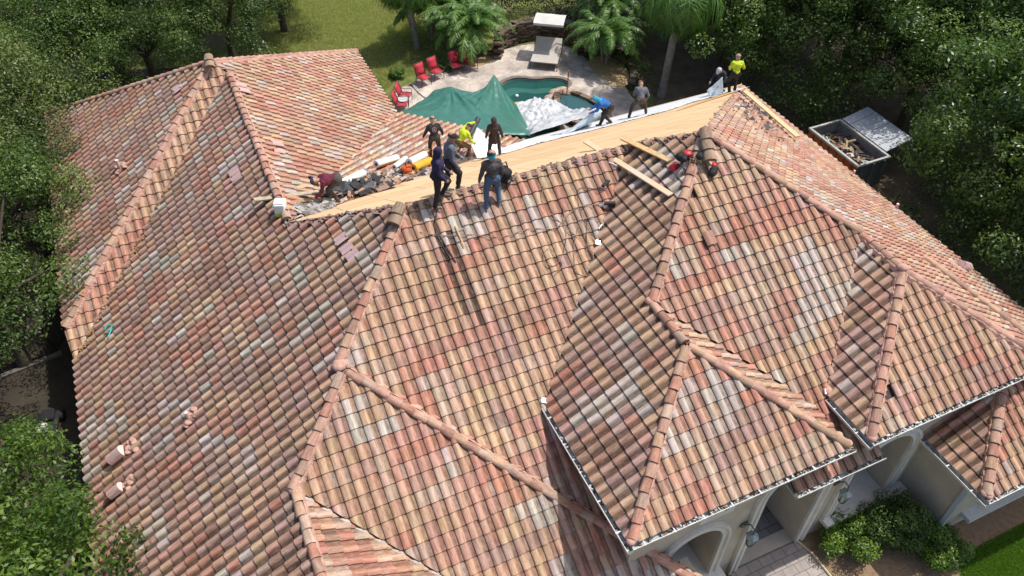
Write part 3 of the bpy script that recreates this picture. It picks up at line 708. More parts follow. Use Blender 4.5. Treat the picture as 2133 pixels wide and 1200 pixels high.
def sheet(name, poly, z, m, label=None, smooth=0, parent=None, th=None, kind='structure'):
    if smooth:
        for _ in range(smooth):
            q = []
            for i in range(len(poly)):
                a = poly[i]; b = poly[(i + 1) % len(poly)]; q += [(a[0] * .75 + b[0] * .25, a[1] * .75 + b[1] * .25), (a[0] * .25 + b[0] * .75, a[1] * .25 + b[1] * .75)]
            poly = q
    mb = MB(); ar = sum(poly[i][0] * poly[(i + 1) % len(poly)][1] - poly[(i + 1) % len(poly)][0] * poly[i][1] for i in range(len(poly)))
    if ar < 0: poly = poly[::-1]
    for t in tessellate_polygon([[Vector((*p, 0)) for p in poly]]):
        q = [poly[k] for k in t]
        if (q[1][0] - q[0][0]) * (q[2][1] - q[0][1]) - (q[1][1] - q[0][1]) * (q[2][0] - q[0][0]) < 0: q = q[::-1]
        mb.face([(p[0], p[1], z) for p in q], uv=[(p[0], p[1]) for p in q])
    if th:
        for i in range(len(poly)):
            a, b = poly[i], poly[(i + 1) % len(poly)]; mb.face([(a[0], a[1], z - th), (b[0], b[1], z - th), (b[0], b[1], z), (a[0], a[1], z)])
    o = mb.build(name, m, parent)
    if kind: o['kind'] = kind
    if label: o['label'] = label
    return o
POOL = [(10.6, 18.0), (11.2, 18.35), (11.9, 18.35), (12.6, 17.75), (13.4, 17.65), (14.0, 17.2), (14.0, 16.6), (13.3, 16.2), (12.7, 15.6), (12.0, 14.4), (11.5, 12.8), (9.6, 12.6), (9.4, 14.5), (10.0, 15.7), (10.2, 17.1)]
def chaikin(p, n=2):
    for _ in range(n):
        q = []
        for i in range(len(p)):
            a = p[i]; b = p[(i + 1) % len(p)]; q += [(a[0] * .75 + b[0] * .25, a[1] * .75 + b[1] * .25), (a[0] * .25 + b[0] * .75, a[1] * .25 + b[1] * .75)]
        p = q
    return p
POOLS = chaikin(POOL, 2)
GR = ground_mat()
gm = MB(); 
outer = [(-90, -60), (120, -60), (120, 120), (-90, 120)]
loops = [outer, POOLS[::-1]]; allp = [p for l in loops for p in l]
for t in tessellate_polygon([[Vector((*p, 0)) for p in l] for l in loops]):
    q = [allp[k] for k in t]
    if (q[1][0] - q[0][0]) * (q[2][1] - q[0][1]) - (q[1][1] - q[0][1]) * (q[2][0] - q[0][0]) < 0: q = q[::-1]
    gm.face([(p[0], p[1], 0) for p in q])
tag(gm.build('ground', GR), kind='structure')
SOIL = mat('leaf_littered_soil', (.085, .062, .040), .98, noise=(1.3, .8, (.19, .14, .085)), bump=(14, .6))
SOILD = mat('shade_toned_soil', (.022, .018, .013), .98, noise=(.7, .6, (.075, .058, .038)), bump=(14, .6))  # left side yard: tree shade painted into the soil colour
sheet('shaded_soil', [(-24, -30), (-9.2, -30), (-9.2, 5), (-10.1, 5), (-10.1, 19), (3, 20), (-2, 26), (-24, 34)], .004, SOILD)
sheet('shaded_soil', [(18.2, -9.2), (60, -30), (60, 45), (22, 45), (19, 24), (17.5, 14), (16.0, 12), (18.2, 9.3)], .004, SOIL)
MULCH = mat('pine_straw_mulch', (.20, .125, .075), .98, noise=(6, .8, (.36, .25, .15)), bump=(22, .8))
sheet('planting_bed', [(8.35, -8.64), (12.0, -8.64), (12.0, -10.2), (17, -10.25), (17, -11.0), (12.4, -11.0), (10.6, -12.6), (9.0, -12.0)], .004, MULCH)
sheet('planting_bed', [(3.9, -8.64), (5.95, -8.64), (6.0, -10.6), (3.9, -11)], .004, MULCH)
def paver_mat(name, w_, h_, c1, c2, mo, off=.5):
    m = bpy.data.materials.new(name); m.use_nodes = True; n = m.node_tree; b = n.nodes['Principled BSDF']
    tc = nd(n, 'ShaderNodeTexCoord'); br = nd(n, 'ShaderNodeTexBrick'); br.offset = off
    br.inputs['Scale'].default_value = 1; br.inputs['Brick Width'].default_value = w_; br.inputs['Row Height'].default_value = h_; br.inputs['Mortar Size'].default_value = .012
    br.inputs['Color1'].default_value = (*c1, 1); br.inputs['Color2'].default_value = (*c2, 1); br.inputs['Mortar'].default_value = (*mo, 1)
    n.links.new(tc.outputs['Object'], br.inputs[0])
    c = mixc(n, ramp(n, noise(n, tc.outputs['Object'], 4, 6, .7), [(.35, .0), (.7, .5)]), br.outputs[0], (.18, .15, .13))
    n.links.new(c, b.inputs['Base Color']); b.inputs['Roughness'].default_value = .85; return m
sheet('entry_path', [(5.95, -8.66), (8.3, -8.66), (8.45, -9.2), (8.45, -10.0), (8.9, -11.5), (9.2, -14), (4.8, -14), (6.0, -10.6)], .008, paver_mat('path_pavers', .42, .28, (.46, .40, .36), (.34, .30, .28), (.16, .14, .13)))
sheet('porch_floor', [(6.15, -8.64), (8.22, -8.64), (8.22, -6.0), (6.15, -6.0)], .012, paver_mat('porch_pavers', .42, .42, (.26, .25, .25), (.20, .19, .20), (.08, .07, .07)))
eb = MB(); eb.tube([(8.33, -8.7, .03), (8.48, -9.2, .03), (8.5, -10.0, .03), (8.95, -11.5, .03), (9.25, -14, .03)], .045, 6); eb.build('path_edging', mat('edging', (.55, .45, .30), .8))['kind'] = 'structure'
# flagstone pool terrace (voronoi stones)
def flag_mat():
    m = bpy.data.materials.new('flagstone'); m.use_nodes = True; n = m.node_tree; b = n.nodes['Principled BSDF']
    tc = nd(n, 'ShaderNodeTexCoord'); o = tc.outputs['Object']
    v = nd(n, 'ShaderNodeTexVoronoi'); v.inputs['Scale'].default_value = 1.5; n.links.new(o, v.inputs[0])
    e = nd(n, 'ShaderNodeTexVoronoi', feature='DISTANCE_TO_EDGE'); e.inputs['Scale'].default_value = 1.5; n.links.new(o, e.inputs[0])
    hs = nd(n, 'ShaderNodeSeparateColor'); n.links.new(v.outputs['Color'], hs.inputs[0])
    c = mixc(n, hs.outputs[0], (.50, .425, .36), (.66, .58, .50))
    c = mixc(n, ramp(n, noise(n, o, .9, 7, .7), [(.40, 0.0), (.62, .8)]), c, (.22, .19, .165))
    c = mixc(n, ramp(n, e.outputs[0], [(.0, .6), (.03, 0.0)]), c, (.20, .16, .13))
    n.links.new(c, b.inputs['Base Color']); b.inputs['Roughness'].default_value = .8
    return m
FLAG = flag_mat()
PAT = [(6.5, 20.1), (7.2, 20.35), (8.3, 20.6), (10.4, 21.0), (12.3, 21.4), (14.3, 21.4), (15.9, 20.3), (16.1, 18.5), (15.8, 17.0), (16.6, 15.4), (16.3, 14.5), (16.3, 13.3), (15.4, 10.8), (13, 9.6), (9.3, 9.6), (7.6, 11.5), (6.4, 15.5), (6.9, 17.9), (6.6, 19.0)]
pm_ = MB(); loops = [chaikin(PAT, 2), POOLS[::-1]]; allp = [p for l in loops for p in l]
for t in tessellate_polygon([[Vector((*p, 0)) for p in l] for l in loops]):
    q = [allp[k] for k in t]
    if (q[1][0] - q[0][0]) * (q[2][1] - q[0][1]) - (q[1][1] - q[0][1]) * (q[2][0] - q[0][0]) < 0: q = q[::-1]
    pm_.face([(p[0], p[1], .14) for p in q])
for l in (loops[0],):
    for i in range(len(l)):
        a, b = l[i], l[(i + 1) % len(l)]; pm_.face([(a[0], a[1], 0), (b[0], b[1], 0), (b[0], b[1], .14), (a[0], a[1], .14)])
tag(pm_.build('pool_terrace', FLAG), kind='structure')
sheet('terrace_step', [(5.2, 17.2), (5.0, 18.9), (5.9, 20.0), (6.5, 20.1), (6.6, 19.0), (6.9, 17.9), (6.5, 15.6), (5.8, 15.2)], .07, FLAG, smooth=1, th=.07)
# pool
pool = MB(); n_ = len(POOLS)
cxp = sum(p[0] for p in POOLS) / n_; cyp = sum(p[1] for p in POOLS) / n_
inn = [((p[0] - cxp) * .78 + cxp, (p[1] - cyp) * .78 + cyp - .12) for p in POOLS]
for i in range(n_):
    a, b = POOLS[i], POOLS[(i + 1) % n_]; c, d = inn[i], inn[(i + 1) % n_]
    pool.face([(a[0], a[1], .13), (a[0], a[1], -.38), (b[0], b[1], -.38), (b[0], b[1], .13)], (.30, .33, .31))
    pool.face([(a[0], a[1], -.38), (c[0], c[1], -.38), (d[0], d[1], -.38), (b[0], b[1], -.38)], (.36, .44, .40))
    pool.face([(c[0], c[1], -.38), (c[0], c[1], -1.5), (d[0], d[1], -1.5), (d[0], d[1], -.38)], (.16, .25, .24))
for t in tessellate_polygon([[Vector((*p, 0)) for p in inn]]): pool.face([(inn[k][0], inn[k][1], -1.5) for k in t][::-1], (.12, .30, .29))
pool.build('pool_basin', mat('pool_plaster', (1, 1, 1), .7, attr=True))['kind'] = 'structure'
wm = bpy.data.materials.new('pool_water'); wm.use_nodes = True; n = wm.node_tree; b = n.nodes['Principled BSDF']
b.inputs['Base Color'].default_value = (.035, .17, .15, 1); b.inputs['Roughness'].default_value = .06
gl = nd(n, 'ShaderNodeBsdfTransparent'); gl.inputs[0].default_value = (.40, .62, .55, 1); mx_ = nd(n, 'ShaderNodeMixShader'); mx_.inputs[0].default_value = .38
n.links.new(gl.outputs[0], mx_.inputs[1]); n.links.new(b.outputs[0], mx_.inputs[2]); n.links.new(mx_.outputs[0], n.nodes['Material Output'].inputs[0])
tcw = nd(n, 'ShaderNodeTexCoord'); bpw = nd(n, 'ShaderNodeBump'); bpw.inputs['Strength'].default_value = .15; n.links.new(noise(n, tcw.outputs['Object'], 5, 3, .5), bpw.inputs['Height']); n.links.new(bpw.outputs[0], b.inputs['Normal'])
sheet('pool_water', POOLS, .02, wm)
cop = MB()
for i in range(n_):
    a, b = POOLS[i], POOLS[(i + 1) % n_]; na = Vector((a[0] - cxp, a[1] - cyp, 0)).normalized() * .22; nb = Vector((b[0] - cxp, b[1] - cyp, 0)).normalized() * .22
    A = Vector((*a, .17)); B = Vector((*b, .17)); cop.face([A, A + na, B + nb, B]); cop.face([A, B, B - Vector((0, 0, .07)), A - Vector((0, 0, .07))]); cop.face([A + na, A + na - Vector((0, 0, .07)), B + nb - Vector((0, 0, .07)), B + nb])
cop.build('pool_coping', mat('coping_stone', (.20, .16, .13), .8, noise=(5, .4)))['kind'] = 'structure'
ROCK = mat('ledge_stone', (.22, .175, .14), .9, noise=(3, .6), bump=(12, .6), attr=True)
def stone_wall(name, path, h, wd, seed, label, cat='wall', group=None, cols=((.6, .52, .46), (1, .95, .9), (.8, .7, .62), (.35, .3, .27))):
    r_ = random.Random(seed); mb = MB(); pts = [Vector((*p, 0)) for p in path]
    dense = []
    for i in range(len(pts) - 1):
        L = (pts[i + 1] - pts[i]).length; k = max(1, int(L / .2))
        for j in range(k): dense.append((pts[i].lerp(pts[i + 1], j / k), (pts[i + 1] - pts[i]).normalized()))
    z = 0
    while z < h:
        t = r_.uniform(.06, .11)
        i = r_.randint(0, 1)
        while i < len(dense):
            p, d = dense[i]; L = r_.uniform(.25, .5); side = Vector((-d.y, d.x, 0))
            rot = Matrix((d, side, Vector((0, 0, 1)))).transposed() @ Matrix.Rotation(r_.uniform(-.12, .12), 3, 'Z')
            c = r_.choice(cols); q = p + side * r_.uniform(-.05, .05)
            mb.box(q.x, q.y, z + t / 2, L, wd * r_.uniform(.85, 1.15), t * .92, rot, c); i += 1 if L < .35 else 2
        z += t
    o = mb.build(name, ROCK); tag(o, label, cat, group); return o
stone_wall('stone_wall', chaikin([(11.7, 20.7), (12.2, 21.5), (13.4, 22.1), (15.0, 22.0), (16.1, 21.1), (16.3, 19.8), (16.0, 19.0)], 0), 1.15, .45, 1, 'curved dry-stacked stone wall behind the canopy lounger')
stone_wall('stone_wall', [(17.3, 18.7), (17.8, 17.9), (17.75, 16.7), (17.1, 15.4), (16.6, 15.1)], .45, .35, 2, 'low dark stone edging around the mulched palm bed', 'wall', None, ((.5, .45, .42), (.9, .85, .8), (.25, .22, .2)))
stone_wall('stone_wall', [(10.3, 21.15), (11.0, 21.35), (11.75, 21.0)], .3, .3, 12, 'short stone edging left of the curved stone wall', 'wall')
sheet('planting_bed', [(16.1, 18.6), (17.2, 18.6), (17.6, 17.6), (17.5, 16.6), (16.9, 15.5), (16.2, 15.2), (15.8, 16.4), (15.7, 17.5)], .155, mat('straw_mulch', (.36, .24, .11), .98, noise=(5, .7, (.50, .38, .2)), bump=(20, .6)), smooth=1, th=.1)
sheet('planting_bed', [(9.6, 20.9), (11.6, 21.2), (11.6, 20.5), (10.4, 20.2)], .16, bpy.data.materials['straw_mulch'], smooth=1)
# raised spa with stacked rock wall
spa = empty('spa', (13.3, 14.4, 0)); tag(spa, 'raised dark spa with stacked rock wall at the edge of the pool', 'spa')
SP = chaikin([(12.7, 15.7), (13.3, 15.9), (14.0, 14.9), (14.4, 13.6), (14.1, 12.7), (13.0, 12.4), (12.3, 13.4), (12.3, 14.7)], 1)
mb = MB(); r_ = random.Random(4)
for i in range(len(SP)):
    a, b = Vector((*SP[i], 0)), Vector((*SP[(i + 1) % len(SP)], 0)); d = (b - a).normalized(); sd = Vector((-d.y, d.x, 0)); L = (b - a).length
    for z in (.14, .22, .30, .38):
        p = (a + b) / 2 - Vector((13.3, 14.4, 0)) + sd * r_.uniform(-.04, .04); mb.box(p.x, p.y, z + .04, L * 1.05, .3 * r_.uniform(.8, 1.1), .075, Matrix((d, sd, Vector((0, 0, 1)))).transposed(), r_.choice([(.6, .5, .42), (1.2, 1.05, .9), (.4, .34, .3)]))
mb.build('rock_rim', ROCK, spa)
sh = sheet('spa_water', [(p[0] - 13.3, p[1] - 14.4) for p in SP], .33, mat('spa_water_mat', (.03, .09, .09), .06), parent=spa, kind=None)
mb = MB(); 
for x, y, z, r0 in ((-.45, 1.6, .28, .32), (-.9, 1.35, .22, .28), (.1, 1.35, .34, .3), (-.1, 1.65, .3, .3), (-1.2, 1.0, .2, .25), (.4, 1.2, .35, .22)): mb.ball((x, y, z), r0, sc_=(1.3, 1, .6), n=9, q=6)
mb.build('boulder', mat('warm_boulder', (.52, .38, .28), .85, noise=(4, .5), bump=(8, .6)), spa)
# ------------------------------------------------------------------ tarps
def cloth_grid(name, fn, nu, nv, m, parent=None, th=.006):
    V = [fn(i / nu, j / nv) for j in range(nv + 1) for i in range(nu + 1)]
    F = [(j * (nu + 1) + i, j * (nu + 1) + i + 1, (j + 1) * (nu + 1) + i + 1, (j + 1) * (nu + 1) + i) for j in range(nv) for i in range(nu)]
    mb = MB(); mb.idx(V, F, sm=True, uvs=[(i / nu * 4, j / nv * 4) for j in range(nv + 1) for i in range(nu + 1)]); o = mb.build(name, m, parent)
    sd = o.modifiers.new('thick', 'SOLIDIFY'); sd.thickness = th; return o
GREEN = mat('green_tarp', (.045, .17, .13), .42, noise=(2.5, .25), bump=(5, .25), spec=.5)
# tarp draped over two poles / peaks : radial sheets
PK1 = Vector((6.9, 15.1, 2.55)); PK2 = Vector((9.1, 15.2, 2.6))
# outline of the tarp: edge point, then where its skirt hangs to
TO = [((3.9, 13.45, 2.95), (3.7, 13.7, 2.2)), ((5.2, 15.0, 2.05), (5.2, 15.9, .2)), ((6.2, 15.45, 2.05), (6.2, 16.2, .2)), ((6.9, 15.1, 2.55), (6.9, 16.3, .2)), ((7.6, 14.35, 2.42), (7.6, 15.7, .3)), ((8.4, 14.55, 2.32), (8.4, 15.8, .3)),
      ((9.1, 15.2, 2.6), (9.1, 16.1, .25)), ((9.25, 14.5, 1.65), (9.6, 15.0, .3)), ((9.7, 13.9, 1.0), (10.1, 14.1, .25)), ((9.85, 12.9, .8), (10.2, 12.9, .3)), ((9.7, 11.9, 1.1), (10.0, 11.8, .7)), ((9.0, 10.6, 2.2), (9.1, 10.4, 1.9)), ((8.2, 9.8, 2.95), (8.2, 9.7, 2.9)),
      ((7.2, 9.9, 3.15), (7.2, 9.8, 3.12)), ((6.1, 10.8, 3.15), (6.1, 10.7, 3.12)), ((5.1, 11.8, 3.15), (5.1, 11.7, 3.12)), ((4.2, 12.7, 3.1), (4.2, 12.6, 3.05))]
NU = 260; NV = 40
per = [0]; TOv = [Vector(p[0]) for p in TO]; TOk = [Vector(p[1]) for p in TO]
for i in range(len(TOv)): per.append(per[-1] + (TOv[(i + 1) % len(TOv)] - TOv[i]).length)
def tarp_fn(u, v):
    d = (u % 1.0) * per[-1]; k = 0
    while per[k + 1] < d - 1e-9 and k < len(TOv) - 1: k += 1
    t = (d - per[k]) / max(1e-6, per[k + 1] - per[k]); k1 = (k + 1) % len(TOv)
    e = TOv[k].lerp(TOv[k1], t); sk = TOk[k].lerp(TOk[k1], t)
    if 1 <= k <= 8: e.z -= .10 * math.sin(math.pi * t); 
    c = Vector((7.1, 12.7, 2.7))
    if v <= .85:
        q = v / .85; p = c.lerp(e, q); p.z = c.z + (e.z - c.z) * q ** 1.5
    else: p = e.lerp(sk, (v - .85) / .15); q = 1
    h = p.z
    for pk_, rr_ in ((PK1, 3.4), (PK2, 3.4)):
        dd = math.hypot(p.x - pk_.x, p.y - pk_.y); an = math.atan2(p.y - pk_.y, p.x - pk_.x); f2 = max(0, 1 - dd / rr_)
        if v <= .85:
            if pk_.z > h: h += (pk_.z - h) * f2 ** 1.7 * .85
            am = min(1, dd / .9) * f2 ** .7 * (1 - .7 * (q > .97))
            h += .075 * (abs(math.sin(an * 9 + 1.3 * math.sin(an * 4))) ** 1.5 - .5) * am + .022 * math.sin(an * 37 + dd) * am
    h += .03 * mnoise.noise(Vector((p.x * 1.3, p.y * 1.3, 4))) + .012 * mnoise.noise(Vector((p.x * 5, p.y * 5, 7)))
    return (p.x, p.y, h)
from mathutils import noise as mnoise
tp = cloth_grid('green_tarp', tarp_fn, NU, NV, GREEN)
tag(tp, 'large dark green tarpaulin draped in two peaks from the roof edge over the terrace', 'tarp')
SILV = mat('silver_tarp', (.60, .61, .63), .42, noise=(1.6, .30), bump=(3.2, .6), spec=.5)
SO_ = [(9.6, 14.9, .55), (10.4, 15.4, .55), (11.2, 15.5, .6), (12.1, 15.1, .6), (12.45, 14.3, .6), (12.3, 13.0, 1.0), (12.2, 11.6, 2.0), (12.0, 9.7, 3.0), (10.4, 9.7, 3.0), (8.4, 9.9, 2.75), (8.9, 11.6, 1.5), (9.4, 13.4, .7)]
SOv = [Vector(p) for p in SO_]; sper = [0]
for i in range(len(SOv)): sper.append(sper[-1] + (SOv[(i + 1) % len(SOv)] - SOv[i]).length)
from mathutils import noise as mnoise
def silver_fn(u, v):
    d = (u % 1.0) * sper[-1]; k = 0
    while sper[k + 1] < d - 1e-9 and k < len(SOv) - 1: k += 1
    e = SOv[k].lerp(SOv[(k + 1) % len(SOv)], (d - sper[k]) / max(1e-6, sper[k + 1] - sper[k]))
    c = Vector((11.0, 13.4, 1.0)); p = c.lerp(e, v)
    q = mnoise.noise(Vector((p.x * 1.6, p.y * 1.1, 3))) * .16 + abs(mnoise.noise(Vector((p.x * 2.6 + p.y, p.y * 2.6 - p.x, 9)))) * .26 + abs(mnoise.noise(Vector((p.x * 7, p.y * 4.0, 19)))) * .06
    edge = max(0, 1 - math.hypot(p.x - 11.2, (p.y - 14.8) * 1.5) / 1.5)
    return (p.x, p.y, p.z + q * min(1, (1 - v) * 6 + .25) + edge * .28 * abs(mnoise.noise(Vector((p.x * 4, p.y * 4, 1)))) * 2)
sv = cloth_grid('silver_tarp', silver_fn, 120, 30, SILV); tag(sv, 'crumpled silver grey tarpaulin lying over the pool next to the green one', 'tarp')
# ------------------------------------------------------------------ foliage
def leaf_mat(name, c1, c2, c3, rough=.45, trans=.35):
    m = bpy.data.materials.new(name); m.use_nodes = True; n = m.node_tree; b = n.nodes['Principled BSDF']
    a = nd(n, 'ShaderNodeAttribute', attribute_name='leafv')
    r_ = nd(n, 'ShaderNodeValToRGB'); e = r_.color_ramp.elements; e.new(.5)
    for k, (p, c) in enumerate(((0, c1), (.55, c2), (1, c3))): e[k].position = p; e[k].color = (*c, 1)
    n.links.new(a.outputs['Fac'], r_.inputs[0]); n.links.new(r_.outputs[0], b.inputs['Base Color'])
    b.inputs['Roughness'].default_value = rough; b.inputs['Specular IOR Level'].default_value = .45
    t = nd(n, 'ShaderNodeBsdfTranslucent'); n.links.new(mixc(n, 1.0, r_.outputs[0], (1.3, 1.5, .7), 'MULTIPLY'), t.inputs[0])
    mx = nd(n, 'ShaderNodeMixShader'); mx.inputs[0].default_value = trans; n.links.new(b.outputs[0], mx.inputs[1]); n.links.new(t.outputs[0], mx.inputs[2])
    n.links.new(mx.outputs[0], n.nodes['Material Output'].inputs[0]); return m
def leaf_mesh(name, centers, radii, nper, size, m, seed, aspect=.5, flat=.85, shell=.55, updir=.6, clump=.2):
    """many small leaf quads spread over the shells of clumps"""
    rg = np.random.default_rng(seed); C = []; N = []; S = []; VV = []
    for (c, r) in zip(centers, radii):
        k = int(nper * r * r); d = rg.normal(size=(k, 3)); d /= np.linalg.norm(d, axis=1)[:, None]
        rr = r * (shell + (1 - shell) * rg.random(k) ** .6) * (1 + rg.normal(size=k) * .06)
        d2 = d.copy(); d2[:, 2] *= flat
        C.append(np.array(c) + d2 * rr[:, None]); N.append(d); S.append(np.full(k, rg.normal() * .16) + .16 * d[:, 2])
    C = np.concatenate(C); N = np.concatenate(N); S = np.concatenate(S); k = len(C)
    N = N * .9 + rg.normal(size=(k, 3)) * .55 + np.array([0, 0, updir]); N /= np.linalg.norm(N, axis=1)[:, None]
    T = rg.normal(size=(k, 3)); T -= N * (T * N).sum(1)[:, None]; T /= np.linalg.norm(T, axis=1)[:, None]; B = np.cross(N, T)
    sz = size * (.65 + .7 * rg.random(k)); L = T * sz[:, None]; Wd = B * (sz * aspect)[:, None]
    fold = N * (sz * .12)[:, None]
    V = np.stack([C - L, C + Wd * .9 + fold, C + L, C - Wd * .9 + fold], 1).reshape(-1, 3)
    me = bpy.data.meshes.new(name); me.vertices.add(4 * k); me.vertices.foreach_set('co', V.ravel())
    me.loops.add(4 * k); me.loops.foreach_set('vertex_index', np.arange(4 * k, dtype=np.int32))
    me.polygons.add(k); me.polygons.foreach_set('loop_start', np.arange(0, 4 * k, 4, dtype=np.int32))
    me.materials.append(m); me.update(calc_edges=True)
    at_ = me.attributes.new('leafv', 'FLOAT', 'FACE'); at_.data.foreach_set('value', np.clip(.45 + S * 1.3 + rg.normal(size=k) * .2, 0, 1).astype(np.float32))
    return me
BARK = mat('bark', (.13, .10, .075), .95, noise=(5, .5), bump=(18, .8))
def crown_mesh(name, r, h, nb, blob, nper, size, m, seed, **kw):
    """clumps of leaves over an uneven crown, with gaps where the clumps are missing"""
    rd = random.Random(seed); cs = []; rs = []; off_ = Vector((seed * 3.7, 0, 0)); tries = 0
    while len(cs) < nb and tries < nb * 8:
        tries += 1; a = rd.uniform(0, 2 * math.pi); el = math.asin(rd.uniform(-.6, 1)); dv = Vector((math.cos(a) * math.cos(el), math.sin(a) * math.cos(el), math.sin(el)))
        nz = mnoise.noise(dv * 1.9 + off_) + .5 * mnoise.noise(dv * 4.5 + off_)
        if nz < -.12: continue
        rr = r * (.74 + .55 * max(0, nz)) * rd.uniform(.85, 1.05); cs.append((dv.x * rr, dv.y * rr, dv.z * rr * h / r)); rs.append(blob * rd.uniform(.5, 1.3))
    for i in range(nb // 5):
        a = rd.uniform(0, 6.3); rr = r * rd.uniform(0, .5); cs.append((math.cos(a) * rr, math.sin(a) * rr, rd.uniform(-.2, .5) * h)); rs.append(blob * 1.2)
    return leaf_mesh(name, cs, rs, nper, size, m, seed, **kw)
def trunk_mesh(name, zc, r, seed):
    rd = random.Random(seed); mb = MB(); top = Vector((rd.uniform(-.3, .3), rd.uniform(-.3, .3), zc * .55))
    mb.tube([(0, 0, -.1), (.05, .02, zc * .2), top], [.26, .20, .17], 9)
    for k in range(7):
        a = k * .9 + rd.random(); e = Vector((math.cos(a) * r * .7, math.sin(a) * r * .7, zc + rd.uniform(-.2, .5) * r)); md = top.lerp(e, .5) + Vector((0, 0, rd.uniform(-.2, .4)))
        mb.tube([top, md, e], [.12, .07, .03], 6)
    me_o = mb.build(name, BARK, None, colors=False); me = me_o.data; bpy.data.objects.remove(me_o); return me
OAK = leaf_mat('oak_leaf', (.028, .058, .012), (.078, .138, .026), (.17, .24, .055))
OAKL = leaf_mat('light_oak_leaf', (.035, .060, .014), (.105, .150, .036), (.19, .24, .065))
MAG = leaf_mat('glossy_leaf', (.028, .060, .016), (.090, .160, .036), (.21, .29, .085), .32, .42)
YOUNG = leaf_mat('young_leaf', (.026, .060, .010), (.075, .145, .020), (.19, .27, .045), .45, .4)
CM = {}
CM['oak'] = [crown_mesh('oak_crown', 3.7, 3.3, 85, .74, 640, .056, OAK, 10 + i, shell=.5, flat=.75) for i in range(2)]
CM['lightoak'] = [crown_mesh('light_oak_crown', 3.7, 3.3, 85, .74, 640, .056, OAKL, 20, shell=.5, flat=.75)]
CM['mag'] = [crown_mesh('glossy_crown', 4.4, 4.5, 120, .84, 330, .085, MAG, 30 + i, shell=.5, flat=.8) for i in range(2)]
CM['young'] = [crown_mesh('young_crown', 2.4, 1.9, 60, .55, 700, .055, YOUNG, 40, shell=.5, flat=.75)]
TRK = {k: trunk_mesh(k + '_trunk', z, r, 5) for k, z, r in (('oak', 4.1, 3.2), ('lightoak', 4.2, 3.2), ('mag', 4.9, 3.6), ('young', 3.0, 2.0))}
ZC = dict(oak=4.1, lightoak=4.2, mag=4.9, young=3.0)
def tree(kind, x, y, sc_, rz, label, group, vi=0, z=0, zs=1):
    t = empty('tree', (x, y, 0), rz); t.scale = (sc_, sc_, sc_ * zs); tag(t, label, 'tree', group)
    a = bpy.data.objects.new('trunk', TRK[kind]); col.objects.link(a); a.parent = t
    c = bpy.data.objects.new('crown', CM[kind][vi % len(CM[kind])]); col.objects.link(c); c.parent = t; c.location = (0, 0, ZC[kind]); return t
GL = 'trees crowding the left side of the house'; GB = 'trees behind the left wing'; GRt = 'dark evergreen trees right of the house'
tree('oak', -12.1, 7.9, 1.05, 0, 'dark fine-leaved tree overhanging the left eave above the iron fence', GL)
tree('oak', -12.0, 12.4, 1.05, 2.0, 'dark tree touching the left eave where the two left slopes meet', GL, 1)
tree('lightoak', -11.6, 17.2, 1.1, 1.0, 'pale green tree at the back left corner of the roof', GL)
tree('oak', -15.5, 5.2, 1.0, 4.0, 'dark tree at the left picture edge beside the iron fence', GL, 1)
tree('lightoak', -15.2, 14.5, 1.15, 3.0, 'pale green tree at the left picture edge, halfway up', GL)
tree('young', -12.1, -.9, 1.12, 0, 'bright young tree just below the black mower', GL, zs=1.1)
tree('young', -10.9, -4.6, 1.25, 2.2, 'bright yellow-green tree in the lower left corner against the eave', GL, zs=1.25)
tree('young', -13.6, -1.6, 1.1, 4.2, 'bright leafy tree at the left picture edge near the bottom', GL, zs=1.35)
tree('oak', -15.8, 21.5, 1.1, 5.0, 'dark tree in the upper left corner of the photo', GB)
tree('oak', -9.6, 23.0, 1.0, .6, 'dark tree behind the far left corner of the roof', GB, 1)
tree('oak', -5.3, 24.3, 1.0, 2.6, 'dark tree behind the roof apex of the left wing', GB)
tree('oak', -1.4, 25.6, .95, 4.4, 'dark tree left of the sunny lawn', GB, 1)
tree('oak', 2.0, 28.6, 1.0, 3.3, 'dark tree whose tip hangs over the sunny lawn', GB)
tree('lightoak', -8.2, 29, 1.2, 2.0, 'pale tree in the second row at the top left', GB)
tree('oak', -2.5, 32, 1.2, 1.0, 'dark tree in the second row at the top, left of the lawn', GB)
for i, (x, y, k, r, lb) in enumerate((
    (21.6, 14.6, .82, 0, 'dark tree directly behind the two workers at the far roof corner'), (26.0, 11.6, 1.0, 1, 'broad dark tree behind the white dumpster lid'),
    (29.4, 5.6, 1.0, 2, 'broad glossy tree to the right of the dumpster lid'), (24.0, -.9, 1.0, 3, 'broad glossy tree overhanging the right roof edge'),
    (23.8, -6.2, 1.0, 4, 'glossy tree at the right picture edge, lowest of the row'), (26.2, 16.5, 1.05, 5, 'dark tree at the top, right of the tall palm'),
    (31.5, 8.5, 1.15, 1.5, 'dark tree in the back row above the dumpster'), (32, 1.5, 1.15, 2.5, 'dark tree in the back row at the upper right'),
    (31.5, -6, 1.2, 3.5, 'dark tree in the back row at the right picture edge'), (31.5, 16, 1.15, 4.5, 'dark tree in the back row at the top edge'), (24.5, 21.5, 1.0, 5.5, 'dark tree behind the tall palm'))):
    tree('mag', x, y, k, r, lb, GRt, i)
HEDM = leaf_mat('hedge_leaf', (.005, .008, .003), (.012, .020, .007), (.028, .040, .012), .7, .1)
